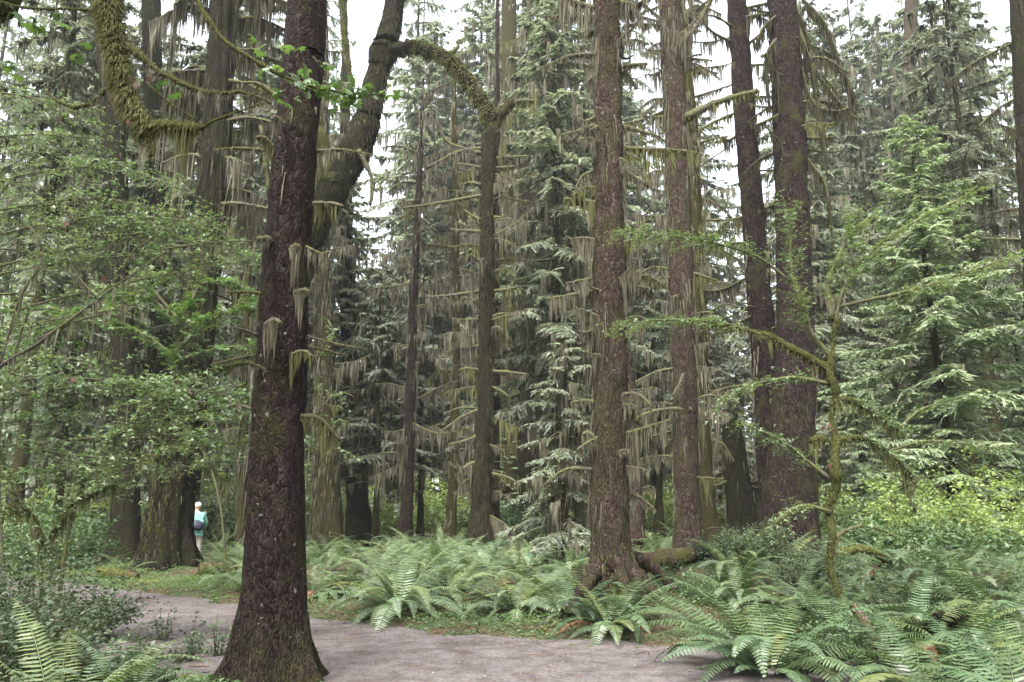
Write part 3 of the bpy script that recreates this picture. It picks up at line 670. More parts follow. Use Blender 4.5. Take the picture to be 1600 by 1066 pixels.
# 4. the two dark trunks at right
t6 = thing('spruce_tree', 'dark leaning spruce trunk, the slimmer of the pair against the white sky', 'tree', base_of(1222, 21.5))
k, a6, r6, g = trunk(t6, [(1222, 855, 50), (1208, 760, 46), (1198, 600, 42), (1185, 450, 39), (1174, 300, 36), (1162, 150, 33), (1150, 0, 30), (1147, -30, 29)], 21.5, 'bark_spruce', 36, .12, .03, 5, .3, .5, 30, 4, 15)
trunk_moss(k, a6, r6, 700, 0, 10, .25, .04, 'moss_hang', 36, clump=.35)
stub_branches(t6, a6, r6, 22, 5, 17, 44, (.4, 1.6), .04, .5, 80, .04, bias=True, mmat='moss_dark')
t7 = thing('spruce_tree', 'massive dark spruce trunk with broad reddish base, rightmost of the tall trunks', 'tree', base_of(1236, 20))
k, a7, r7, g = trunk(t7, [(1232, 855, 88), (1236, 780, 78), (1240, 650, 62), (1242, 500, 53), (1238, 350, 49), (1232, 200, 46), (1226, 60, 44), (1222, 0, 42)], 20, 'bark_spruce_red', 48, .1, .035, 5, .22, .5, 30, 5, 16)
k.data.materials[0] = MAT['bark_spruce']
trunk_moss(k, a7, r7, 4000, -.1, 5, .12, .022, 'moss_dark', 37, clump=.1)
stub_branches(t7, a7, r7, 14, 6, 16, 45, (.5, 1.2), .04, .5, 80, .04, bias=True, mmat='moss_dark')
for q, (pts, w, ln) in enumerate([([(1245, 40), (1275, 110), (1310, 160), (1335, 185)], 7, .7), ([(1250, 100), (1270, 160), (1300, 175), (1330, 170)], 6, .6), ([(1245, 10), (1262, 60), (1272, 130), (1285, 200)], 6, .9),
                                  ([(1250, 160), (1275, 158), (1305, 160)], 6, .4), ([(1250, 215), (1275, 216), (1300, 214)], 5, .2), ([(1255, 240), (1270, 260), (1290, 290), (1295, 330)], 6, .6), ([(1215, 60), (1200, 80), (1192, 120)], 6, .8),
                                  ([(1225, 175), (1200, 188), (1180, 196)], 6, .35), ([(1220, 20), (1195, 40), (1180, 70)], 5, .6), ([(1255, 0), (1290, 40), (1320, 120), (1335, 150)], 6, .6)]):
    pxb(t7, pts, 19.8, w, 2.5, moss=dict(dens=110, ln=ln * 1.1, wd=.045, mat='moss_dark', fuzz=120, fz_len=.07), seed=270 + q)

# 5. bent snag in the middle with the arching top
t3 = thing('snag_tree', 'mossy snag whose bent top arches left towards the leaning maple', 'tree', base_of(752, 25))
k3, a3, r3, g3 = trunk(t3, [(752, 835, 40), (753, 780, 33), (757, 650, 28), (759, 500, 25), (762, 380, 24), (765, 260, 25), (768, 205, 27)], 25, 'bark_dark', 32, .12, .03, 5, .45, .5, None, 4, 18)
trunk_moss(k3, a3, r3, 6500, -.1, 16, .2, .022, 'moss_dark', 38, clump=-.1)
stub_branches(t3, a3, r3, 56, 1.5, 13.5, 46, (.3, 1.1), .03, .5, 110, .035, bias=True, green=.4)
pxb(t3, [(768, 212), (764, 178), (744, 148), (715, 108), (690, 88), (660, 78), (632, 72)], 25, 24, 17, mat='bark_dark', n=44, seg=14, moss=dict(dens=260, ln=.55, wd=.035, mat='moss_green', prof=[.5, .9, 1, .7, .9], fuzz=900, fz_len=.12, fz_w=.02), seed=280, name='arched_top', rough=.05)
pxb(t3, [(768, 205), (780, 182), (795, 165), (800, 156)], 25, 20, 16, mat='bark_mossy', moss=dict(dens=60, ln=.2, wd=.04, mat='moss_dark', fuzz=200, fz_len=.08), seed=281)
pxb(t3, [(775, 190), (800, 162), (820, 157), (836, 157), (838, 140)], 25, 11, 5, moss=dict(dens=130, ln=.55, wd=.04, mat='moss_green', fuzz=200, fz_len=.08), seed=282)
pxb(t3, [(690, 88), (706, 82), (716, 72), (718, 62)], 25, 10, 4, moss=dict(dens=80, ln=.25, wd=.04, mat='moss_green', fuzz=200, fz_len=.08), seed=283)
for q, (pts, ln) in enumerate([([(752, 232), (720, 236), (690, 250), (668, 262)], .3), ([(755, 305), (690, 316), (630, 324)], .1), ([(775, 247), (800, 246), (826, 245)], .15), ([(770, 262), (790, 262), (806, 260)], .2), ([(752, 262), (730, 258), (714, 256)], .15),
                               ([(752, 345), (735, 335), (727, 328)], .15), ([(752, 362), (728, 360), (702, 358)], .12), ([(770, 340), (780, 340), (790, 338)], .2), ([(752, 455), (700, 462), (666, 464)], .15), ([(770, 455), (795, 452), (812, 448)], .25),
                               ([(770, 580), (795, 582), (825, 585)], .2), ([(750, 578), (730, 576), (715, 580)], .2), ([(752, 540), (720, 545), (695, 552)], .15), ([(770, 495), (785, 490), (798, 492)], .3), ([(748, 640), (720, 652), (690, 672)], .2),
                               ([(768, 605), (785, 612), (798, 622)], .1), ([(748, 680), (725, 690), (700, 695)], .15), ([(768, 740), (790, 745), (808, 755)], .2), ([(748, 720), (730, 728), (712, 745)], .2), ([(752, 290), (735, 285), (720, 290)], .1),
                               ([(752, 240), (705, 225), (690, 205), (683, 180)], .15), ([(755, 410), (740, 402), (735, 396)], .1), ([(768, 300), (778, 302), (786, 300)], .15)]):
    pxb(t3, pts, 24.9, 6.5, 3, moss=dict(dens=110, ln=ln * 1.5, wd=.04, mat='moss_green' if q % 2 else 'moss_hang', fuzz=160, fz_len=.06), seed=290 + q)

# 6. leaning maple behind the foreground trunk
t2 = thing('maple_tree', 'thick dark mossy maple leaning right behind the foreground trunk', 'tree', base_of(425, 24))
k2, a2, r2, g2 = trunk(t2, [(425, 855, 52), (430, 760, 46), (438, 640, 42), (452, 500, 40), (482, 380, 42), (518, 300, 46), (552, 240, 48), (576, 182, 40), (588, 120, 35), (601, 78, 44), (609, 50, 33), (618, 0, 30), (626, -40, 29)], 24, 'bark_dark', 36, .12, .06, 3, .5, .5, 24, 4, 22)
trunk_moss(k2, a2, r2, 6000, 4, 22, .18, .028, 'moss_dark', 39, clump=-.3)
trunk_moss(k2, a2, r2, 1500, 4, 17, .10, .025, 'moss_green', 40, face=(-.9, -.2, 0), clump=.2)
pxb(t2, [(520, 290), (508, 240), (500, 210), (485, 205), (460, 215)], 23.8, 30, 12, mat='bark_maple', seg=12, moss=dict(dens=130, ln=.6, wd=.05, mat='moss_green', fuzz=420, fz_len=.11), seed=320)
pxb(t2, [(610, 80), (622, 78), (640, 74)], 23.8, 28, 22, mat='bark_dark', seg=10, moss=dict(dens=120, ln=.5, wd=.05, mat='moss_dark', fuzz=320, fz_len=.1), seed=321)
pxb(t2, [(560, 235), (578, 270), (582, 295), (578, 320)], 23.6, 9, 4, moss=dict(dens=60, ln=.2, wd=.04, mat='moss_dark', fuzz=200, fz_len=.07), seed=322)
pxb(t2, [(535, -40), (538, 40), (545, 90), (552, 135)], 23.2, 14, 6, mat='bark_maple', moss=dict(dens=120, ln=.4, wd=.045, mat='moss_hang', fuzz=300, fz_len=.09), seed=323)

# 7. big mossy trunk by the walker
t8 = thing('cedar_tree', 'broad mossy buttressed trunk that half hides the walker', 'tree', base_of(270, 21.3))
k8, a8, r8, g8 = trunk(t8, [(260, 880, 72), (262, 830, 62), (276, 740, 54), (292, 640, 50), (306, 540, 44), (320, 420, 40), (332, 300, 39), (342, 150, 37), (350, 0, 35)], 21.3, 'bark_dark', 72, .1, .05, 4, .22, .5, 26, 6, 24, ridge=.16)
trunk_moss(k8, a8, r8, 4500, -.1, 8, .10, .022, 'moss_green', 41, face=(-.9, -.3, 0), clump=.0)
trunk_moss(k8, a8, r8, 1000, 6, 18, .4, .04, 'moss_dark', 42, clump=.1)
for q, (pts, w0, w1, ln, mt) in enumerate([([(305, 720), (325, 728), (340, 740), (350, 752)], 12, 6, .35, 'moss_green'), ([(300, 590), (270, 595), (250, 610), (240, 640)], 16, 10, .7, 'moss_green'), ([(310, 590), (360, 572), (410, 562)], 10, 5, .15, 'moss_green'),
                                           ([(250, 715), (230, 712), (215, 725)], 10, 6, .4, 'moss_green')]):
    pxb(t8, pts, 20.6, w0, w1, mat='bark_maple', moss=dict(dens=150, ln=ln, wd=.045, mat=mt, fuzz=260, fz_len=.08), seed=330 + q)
rg = R_(77)
for q in range(26):                                           # the wall of hanging moss high on this tree
    y = rg.uniform(-60, 330); x0 = 345 - y * .05; dx = rg.choice([-1, 1]) * rg.uniform(40, 120); yy = 21.3 + rg.uniform(-1.2, 1.0)
    pxb(t8, [(x0, y, 21.3), (x0 + dx * .5, y - rg.uniform(-8, 14), (yy + 21.3) / 2), (x0 + dx, y + rg.uniform(0, 28), yy)], 21, 8, 3, moss=dict(dens=95, ln=rg.uniform(.5, 1.6), wd=.05, mat='moss_dark' if q % 5 else 'moss_hang', prof=[.6, 1, 1, .7], fuzz=90, fz_len=.07), seed=340 + q)

# 8. further trunks, each with its stubs
def plain_tree(label, pts, Y, mat, stubs, seed, moss=800, top=26, name='spruce_tree', mmat='moss_hang', slen=(.4, 1.4), mlen=.6, flare=.4, mclump=.05, lo=2.0, wd=.045, dens=70):
    t = thing(name, label, 'tree', base_of(pts[0][0], Y))
    k, a, r, g = trunk(t, pts, Y, mat, 18, .22, .03, 4, flare, .5, top, 4, seed)
    if moss: trunk_moss(k, a, r, moss, 0, top or 20, .4, wd, mmat, seed + 1, clump=mclump)
    if stubs: stub_branches(t, a, r, stubs, lo, min(a[-1, 2] - .5, 22), seed + 2, slen, .035, mlen, dens, wd, mmat=mmat, bias=True, bare=.08, green=.15)
    return t, a, r
plain_tree('dark blackish trunk left of the buttressed mossy one, half lost in leaf sprays', [(196, 835, 46), (196, 700, 40), (192, 560, 36), (186, 400, 35), (180, 260, 36), (172, 120, 33), (165, 0, 31)], 27, 'bark_dark', 14, 500, 900, mmat='moss_dark', name='maple_tree')
plain_tree('second dark trunk between the buttressed tree and the leftmost maple, wrapped in leaves', [(262, 820, 40), (258, 650, 34), (250, 480, 32), (244, 330, 30), (240, 180, 28), (236, 0, 26)], 31, 'bark_dark', 16, 510, 1000, mmat='moss_dark')
plain_tree('wide tan moss-draped trunk just right of the foreground trunk', [(512, 825, 52), (510, 740, 42), (508, 600, 34), (506, 480, 28), (503, 330, 22)], 31, 'bark_mossy', 28, 520, 3000, mlen=1.0, mclump=-.15, lo=3)
plain_tree('blackish stout trunk in shade behind the tan moss-draped one', [(562, 815, 40), (558, 760, 34), (552, 650, 30), (545, 520, 26), (540, 380, 22)], 35, 'bark_dark', 20, 530, 600, mmat='moss_hang', mlen=.9, lo=4)
plain_tree('thin straight brown trunk between the black trunk and the bent snag', [(634, 835, 20), (638, 740, 17), (642, 600, 15), (646, 460, 13), (650, 390, 11)], 28, 'bark_spruce', 28, 540, 700, mlen=.7, top=18, lo=3, slen=(.4, 1.6))
plain_tree('thin crooked trunk directly left of the bent snag', [(704, 830, 17), (708, 740, 15), (712, 620, 14), (713, 480, 12), (712, 330, 10), (710, 200, 8)], 29, 'bark_mossy', 34, 550, 700, mlen=.7, top=20, lo=2.2, slen=(.4, 1.4))
plain_tree('purplish trunk close behind the bent snag on its right', [(772, 815, 16), (773, 700, 15), (774, 560, 14), (775, 400, 13)], 32, 'bark_spruce', 14, 555, 300, mlen=.7, slen=(.3, 1.0), lo=4)
plain_tree('smooth brown trunk peeping out right behind the shaggy reddish spruce', [(992, 845, 28), (989, 740, 25), (980, 600, 20), (966, 450, 16), (955, 250, 12)], 26, 'bark_spruce_red', 12, 560, 500, mlen=.8, slen=(.3,.8))
plain_tree('dim trunk far back between the snag and the shaggy reddish spruce', [(826, 825, 32), (825, 740, 28), (822, 600, 25), (820, 450, 22), (818, 250, 18)], 40, 'bark_dark', 18, 570, 500, mlen=1.0, slen=(.6, 2), lo=6)
plain_tree('black forked stub of a trunk left of the massive reddish base', [(1170, 850, 48), (1158, 790, 42), (1150, 730, 38), (1146, 690, 34), (1140, 640, 22)], 26, 'bark_dark', 5, 580, 500, top=None, mmat='moss_dark', flare=.8)
plain_tree('dark trunk cut by the right edge of the picture, high up', [(1640, 830, 44), (1630, 600, 38), (1614, 350, 34), (1600, 150, 30), (1592, 0, 28)], 24, 'bark_dark', 22, 590, 700, mmat='moss_dark', slen=(.6, 2.2))
plain_tree('pale hazy trunk far back above the fresh green spruce', [(1395, 820, 26), (1402, 600, 24), (1412, 350, 22), (1420, 150, 20), (1424, 0, 18)], 58, 'bark_spruce_red', 26, 595, 600, mlen=1.1, slen=(.8, 2.4), top=34)
plain_tree('tall grey trunk far back at the top, between snag and shaggy spruce', [(800, 820, 36), (798, 500, 30), (796, 200, 24), (795, 0, 22)], 46, 'bark_mossy', 46, 598, 1200, mlen=2.0, slen=(.8, 2.8), top=36, lo=9, wd=.06)
plain_tree('slender mossy trunk in the gap between foreground trunk and buttressed tree', [(378, 830, 14), (380, 700, 13), (384, 560, 12), (388, 400, 11), (392, 200, 9)], 29, 'bark_mossy', 40, 602, 600, mlen=1.2, top=24, lo=2)

# ------------------------------------------------------------------ conifers with living crowns
CON = {}
def con_proto(key, fmat, mmat, **k):
    w, f, m = conifer_arrays(**k); CON[key] = (k['H'], w.mesh('branches', 'bark_twig'), f.mesh('foliage', fmat), m.mesh('hanging_moss', mmat) if m.V else None)
con_proto('fresh', 'needles_fresh', 'moss_hang', seed=901, H=17, zb=.4, Rm=3.7, nb=170, up=.22, droop=.36, tw=.085, moss=1.5, wid=.085, mossln=.3, shape=.75, sec=5)
con_proto('hem', 'needles', 'moss_hang', seed=902, H=22, zb=4.5, Rm=3.9, nb=115, up=.05, droop=.42, tw=.095, moss=20, bare=.22, wid=.12, mossln=.8, shape=.5)
con_proto('hem2', 'needles', 'moss_hang', seed=903, H=26, zb=6.0, Rm=4.8, nb=125, up=.0, droop=.40, tw=.105, moss=18, bare=.22, wid=.13, mossln=.9, shape=.5)
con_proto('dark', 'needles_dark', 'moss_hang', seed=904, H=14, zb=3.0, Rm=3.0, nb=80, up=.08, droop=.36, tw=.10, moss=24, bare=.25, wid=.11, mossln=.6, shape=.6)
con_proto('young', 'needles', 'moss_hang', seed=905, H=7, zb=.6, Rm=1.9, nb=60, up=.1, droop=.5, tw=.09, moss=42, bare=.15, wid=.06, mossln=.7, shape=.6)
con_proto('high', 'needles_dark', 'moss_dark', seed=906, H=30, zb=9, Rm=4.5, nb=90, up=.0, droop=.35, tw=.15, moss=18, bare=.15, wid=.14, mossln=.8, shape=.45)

def conifer(label, key, px, Y, H, rz, trunk_w=None, sxy=None, group='crowned conifers of the middle distance', name='conifer_tree', bark='bark_mossy', lean=0.0):
    h0, w, f, m = CON[key]; x, y, z = base_of(px, Y); t = thing(name, label, 'tree', (x, y, z - .1), group); s = H / h0; sx = sxy or s
    mb = MB(); n = 40; q = np.linspace(0, 1, n); r0 = trunk_w or H * .011
    p = np.c_[.06 * np.sin(q * 5 + px), .06 * np.cos(q * 4 + px), q * H * .99]
    tube(mb, p, r0 * (1 - .93 * q) * (1 + .5 * np.exp(-q * H / .5)), 14, .02, 3); o = link('trunk', mb.mesh('trunk', bark, smooth=True), t)
    place(t, 'branches', w, 'stuff', rz, sx, s); place(t, 'crown', f, 'stuff', rz, sx, s)
    if m: place(t, 'hanging_moss', m, 'stuff', rz, sx, s)
    return t
conifer('fresh pale green cone-shaped spruce standing among the bright shrubs at right', 'fresh', 1490, 26, 15, .4, .2, 1.12)
conifer('small droopy spruce with long olive moss under its boughs, left of the shaggy trunk', 'young', 884, 20, 5.6, 1.0, .07, .85)
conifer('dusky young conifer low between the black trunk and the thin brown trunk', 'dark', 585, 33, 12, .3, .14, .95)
conifer('grey-green hemlock around the thin brown trunk, left of the snag', 'dark', 655, 36, 15, 2.0, .15)
conifer('tall blue-green hemlock filling the gap right of the foreground trunk', 'hem', 520, 35, 17, 3.1, .2)
conifer('tan moss-heavy hemlock directly behind the bent snag', 'hem', 715, 66, 36, 5.2, .26)
conifer('tall moss-heavy hemlock behind the left flank of the shaggy reddish spruce', 'hem2', 872, 32, 25, .9, .24)
conifer('broad pale hemlock between the snag and the shaggy reddish spruce, further back', 'hem2', 812, 66, 40, 2.2, .34)
conifer('hemlock behind the pale flaky trunk', 'hem', 1030, 35, 15, 4.0, .2)
conifer('short hazy conifer in the gap between the flaky trunk and the leaning dark one', 'dark', 1125, 40, 11, .2, .15)
conifer('hazy hemlock right behind the massive dark trunk', 'hem2', 1310, 40, 23, 1.7, .24)
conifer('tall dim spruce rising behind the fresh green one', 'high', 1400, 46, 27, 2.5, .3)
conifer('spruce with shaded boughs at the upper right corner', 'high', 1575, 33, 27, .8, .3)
conifer('green young spruce at the right edge behind the yellow shrubs', 'fresh', 1620, 33, 11, 2.9, .16)
conifer('dull hemlock behind the buttressed tree and the walker', 'hem', 395, 38, 18, 2.7, .2)
conifer('moss-hung hemlock left of the buttressed tree, far back', 'hem2', 240, 42, 27, 3.6, .25)
conifer('spruce at the far left behind the leaf sprays', 'hem', 90, 34, 20, .5, .2)
conifer('tall spruce at the left edge, its boughs high above the sprays', 'high', 20, 28, 26, 1.2, .25)
conifer('high-crowned spruce over the buttressed tree', 'high', 300, 30, 28, 4.4, .3)
conifer('pale small conifer in the bright gap right of the snag', 'fresh', 795, 46, 8, 4.9, .1)
conifer('stooped dark conifer behind the forked black stub', 'dark', 1160, 34, 8, 3.3, .1)
conifer('thin-topped hazy spruce seen between the flaky trunk and the leaning dark one', 'hem2', 1108, 66, 38, 2.1, .26)
conifer('tall hazy spruce in the sky gap right of the massive trunk', 'high', 1330, 52, 38, 5.1, .3)
conifer('soft pale hemlock high behind the arch of the snag', 'hem2', 690, 72, 42, .7, .3)
conifer('soft grey-green spruce behind the small droopy one', 'hem', 905, 36, 21, 1.3, .22)
conifer('dense soft hemlock between foreground trunk and black trunk, far back', 'hem', 470, 66, 27, 4.2, .24)
conifer('pale hemlock right behind the flaky trunk, far back', 'hem', 1065, 68, 26, 2.9, .25)
conifer('soft spruce above the bright shrubs, right of the massive trunk', 'hem', 1275, 46, 16, 3.9, .22)
conifer('tall soft spruce behind the fresh one on its right', 'hem2', 1530, 44, 30, 4.6, .28)
conifer('mid-height hemlock between black trunk and thin brown trunk, far back', 'hem', 610, 70, 26, 5.8, .24)
conifer('soft hemlock at far left behind the dark maple trunk', 'hem2', 150, 46, 33, 2.4, .28)
conifer('soft pale hemlock filling the sky left of the arch', 'hem2', 655, 64, 44, 0.3, .34, 1.7)
conifer('pale hemlock filling the sky just right of the snag top', 'hem2', 745, 68, 48, 1.9, .34, 1.8)
conifer('pale hemlock crown high between snag and shaggy spruce', 'hem', 830, 62, 46, 3.0, .34, 1.8)
conifer('soft spruce crown left above the shaggy spruce', 'hem2', 905, 66, 50, 4.4, .34, 1.8)
conifer('pale crown right behind the shaggy spruce', 'hem', 985, 64, 40, 0.9, .34, 1.7)
conifer('soft crown right of the massive trunk, high up', 'hem2', 1300, 62, 42, 2.2, .34, 1.7)
conifer('pale spruce crown high above the vine maple', 'hem', 1368, 64, 44, 3.7, .34, 1.8)
conifer('soft spruce crown over the fresh one', 'hem2', 1445, 66, 46, 5.3, .34, 1.8)
conifer('pale crown over the right-hand shrubs', 'hem', 1520, 60, 44, 0.5, .34, 1.8)
conifer('soft crown in the upper right corner, far back', 'hem2', 1595, 62, 46, 2.8, .34, 1.7)
conifer('moss-hung crown high at the left, behind the sprays', 'hem2', 60, 52, 40, 4.0, .34, 1.6)
conifer('soft crown far back between buttressed tree and foreground trunk', 'hem', 390, 60, 40, 1.4, .34, 1.7)
conifer('low green conifer left of the fresh spruce, behind the vine maple', 'fresh', 1352, 34, 8.5, 1.9, .12)

# the far wood: one mass of hazy trees, grown on points
rg = R_(950); spots = []
for q in range(96):
    px = -420 + q * 25.6 + rg.uniform(-18, 18); Y = rg.uniform(66, 106); top = rg.uniform(-200, 200)
    if 500 < px < 620: top = rg.uniform(240, 420)
    if 1040 < px < 1130: top = rg.uniform(80, 400)
    if 1130 < px < 1260: top = rg.uniform(200, 520)
    if 1260 < px < 1560: top = rg.uniform(-60, 230)
    x = P(px, 800, Y)[0]; H = P(px, top, Y)[2]; spots.append((x, Y, -.3, H / 30, rg.uniform(.9, 1.3) * max(.75, min(1.15, H / 30)), rg.uniform(0, 6.28), q % 3))
for q in range(110):                                           # a second belt closes the view between the trunks
    px = -450 + q * 23 + rg.uniform(-12, 12); Y = rg.uniform(112, 170); H = rg.uniform(20, 42) * (.6 if 500 < px < 640 or 1050 < px < 1250 else 1)
    spots.append((P(px, 800, Y)[0], Y, -3.5, H / 30, rg.uniform(1.1, 1.5), rg.uniform(0, 6.28), q % 3))
while len(spots) < 270:                                        # the wood goes on unseen beside and behind the viewer, added to block skylight
    x, y = rg.uniform(-60, 60), rg.uniform(-60, 40)
    if (y > -9 and abs(x) < .68 * max(y, 0) + 9) or any((x - q[0]) ** 2 + (y - q[1]) ** 2 < 25 for q in spots): continue
    s_ = rg.uniform(.8, 1.25); spots.append((x, y, -.3, s_, s_ * .95, rg.uniform(0, 6.28), len(spots) % 3))
spots = np.array(spots)
fm = bpy.data.meshes.new('far_forest'); fm.vertices.add(len(spots)); fm.vertices.foreach_set('co', spots[:, :3].astype(np.float32).ravel())
def fattr(nm, ty, v):
    at = fm.attributes.new(nm, ty, 'POINT'); at.data.foreach_set('vector' if ty == 'FLOAT_VECTOR' else 'value', np.asarray(v).ravel())
fattr('tree_scale', 'FLOAT_VECTOR', np.c_[spots[:, 4], spots[:, 4], spots[:, 3]].astype(np.float32)); fattr('tree_turn', 'FLOAT_VECTOR', np.c_[0 * spots[:, 5], 0 * spots[:, 5], spots[:, 5]].astype(np.float32)); fattr('tree_kind', 'INT', spots[:, 6].astype(np.int32))
fo = link('far_forest', fm, None, 'stuff'); fo['label'] = 'mass of distant conifers closing the view behind everything, plus unseen ones added around for shade'
ng = bpy.data.node_groups.new('far_forest', 'GeometryNodeTree'); ng.interface.new_socket('Geometry', in_out='INPUT', socket_type='NodeSocketGeometry'); ng.interface.new_socket('Geometry', in_out='OUTPUT', socket_type='NodeSocketGeometry')
gn, gl = ng.nodes, ng.links; gi, go, jn = gn.new('NodeGroupInput'), gn.new('NodeGroupOutput'), gn.new('GeometryNodeJoinGeometry')
def named(nm, ty):
    a_ = gn.new('GeometryNodeInputNamedAttribute'); a_.data_type = ty; a_.inputs['Name'].default_value = nm; return a_.outputs['Attribute']
for q in range(3):
    w, f, m = conifer_arrays(960 + q, H=30, zb=2, Rm=5.0, nb=88, up=.02, droop=.38, tw=.17, moss=8, wid=.15, sec=4, shape=.5, mossln=1.2, bare=.1)
    tube(w, np.c_[np.zeros((12, 2)), np.linspace(0, 29.8, 12)], np.linspace(.36, .03, 12), 8)
    me = f.mesh('far_tree', 'needles'); me.materials.append(MAT['bark_mossy'])
    mm = MB(); nf = len(np.vstack(f.Q)); mm.add(np.vstack(f.V), np.vstack(f.Q)); mm.add(np.vstack(w.V), np.vstack(w.Q), np.vstack(w.T)); me = mm.mesh('far_tree', 'needles'); me.materials.append(MAT['bark_mossy'])
    ids = np.ones(len(me.polygons), np.int32); ids[:nf] = 0; me.polygons.foreach_set('material_index', ids)
    src = bpy.data.objects.new('far_tree', me)
    oi = gn.new('GeometryNodeObjectInfo'); oi.inputs['Object'].default_value = src; oi.inputs['As Instance'].default_value = True
    ip = gn.new('GeometryNodeInstanceOnPoints'); cp = gn.new('FunctionNodeCompare'); cp.data_type = 'INT'; cp.operation = 'EQUAL'
    ints = [s_ for s_ in cp.inputs if s_.type == 'INT']; gl.new(named('tree_kind', 'INT'), ints[0]); ints[1].default_value = q
    gl.new(gi.outputs[0], ip.inputs['Points']); gl.new(cp.outputs[0], ip.inputs['Selection']); gl.new(oi.outputs['Geometry'], ip.inputs['Instance'])
    e2r = gn.new('FunctionNodeEulerToRotation'); gl.new(named('tree_turn', 'FLOAT_VECTOR'), e2r.inputs[0]); gl.new(e2r.outputs[0], ip.inputs['Rotation']); gl.new(named('tree_scale', 'FLOAT_VECTOR'), ip.inputs['Scale'])
    gl.new(ip.outputs[0], jn.inputs[0])
gl.new(jn.outputs[0], go.inputs[0]); fo.modifiers.new('wood', 'NODES').node_group = ng

# ------------------------------------------------------------------ bright understory at the back and right
us = [(1500, 23, 2.3, 3.0, 'leaf_yellow', 'bright yellow-green shrub in front of the fresh green spruce'), (1585, 19.5, 2.2, 2.7, 'leaf_yellow', 'yellow-green shrub at the right edge below the spruces'),
      (1420, 21, 1.9, 2.7, 'leaf_yellow', 'bright bush right of the vine maple, below the fresh spruce'), (1345, 26, 1.9, 1.9, 'leaf_bush', 'mid green bush directly behind the vine maple stem'),
      (1395, 20, 1.5, 1.2, 'leaf_bush', 'low bluish bush right of the vine maple, behind the ferns'), (1550, 18, 1.7, 1.3, 'leaf_bush', 'grey-green bush behind the right-hand ferns'),
      (1470, 21, 1.6, 1.3, 'leaf_yellow', 'light green bush between the two right-hand bushes'), (1290, 30, 2, 2.6, 'leaf_yellow', 'yellowish shrub behind the massive trunk on its right'),
      (1135, 36, 2.6, 2.6, 'leaf_yellow', 'sunlit shrub in the gap left of the forked black stub'), (1030, 38, 2.8, 3.6, 'leaf_yellow', 'sunlit shrub between shaggy spruce and flaky trunk'),
      (935, 42, 2.6, 2.6, 'leaf_yellow', 'sunlit shrub hidden mostly by the shaggy spruce'), (795, 48, 3, 6.5, 'leaf_yellow', 'glowing yellow-green thicket right of the snag'),
      (600, 40, 2.6, 3.2, 'leaf_yellow', 'glowing yellow-green shrub between black trunk and thin trunk'), (690, 44, 2.6, 3.2, 'leaf_yellow', 'sunlit shrub just left of the snag base'),
      (478, 40, 2.6, 3.4, 'leaf_yellow', 'sunlit shrub at the right side of the foreground trunk'), (850, 34, 2.2, 1.8, 'leaf_bush', 'dull green bush left of the small droopy spruce'),
      (350, 34, 2.6, 3.0, 'leaf_bush', 'dusky bush behind the walker'), (160, 30, 2.8, 2.4, 'leaf_bush', 'dusky bush at the foot of the black maple'), (40, 26, 2.6, 2.2, 'leaf_bush', 'dusky bush at the far left edge'),
      (110, 22, 1.8, 1.5, 'leaf_bush', 'low bush left of the buttressed tree across the path'), (1225, 36, 2.4, 3, 'leaf_yellow', 'shrub between the two dark trunks at right'), (760, 36, 2, 1.6, 'leaf_bush', 'low bush behind the snag base'),
      (545, 42, 2.4, 2.6, 'leaf_yellow', 'sunlit shrub behind the black trunk')]
for q, (px, Y, r, h, mt, lb) in enumerate(us):
    shrub('shrub', lb, 'shrub', base_of(px, Y), r, r * .8, h, 20, 21, 6, .10 + Y * .0022, mt, 1000 + q, LEAF_DIAMOND, 'understory shrubs', twl=.6, lo=.05)

ftk = MB(); rg = R_(1100)
for q in range(46):
    px = -100 + q * 40 + rg.uniform(-20, 20); Y = rg.uniform(41, 60); x = P(px, 800, Y)[0]; base = np.array([x, Y, 0.]); hh = rg.uniform(2.5, 6.0); rr_ = rg.uniform(1.8, 3.0)
    for k in range(9):
        a = rg.uniform(0, 6.28); e = math.sqrt(rg.random()); tip = base + [math.cos(a) * rr_ * e, math.sin(a) * rr_ * e, hh * rg.uniform(.4, 1)]
        leafy(ftk, None, smooth_path([base, base * .5 + tip * .5 + [0, 0, .4], tip], 6), rg, 16, .9, 6, .24, LEAF_DIAMOND, flat=.45, tilt=.55, t0=.1)
o = ftk.build('far_thicket', 'leaf_yellow', kind='stuff'); o['label'] = 'sunlit yellow-green thicket glowing low behind the farthest trunks'

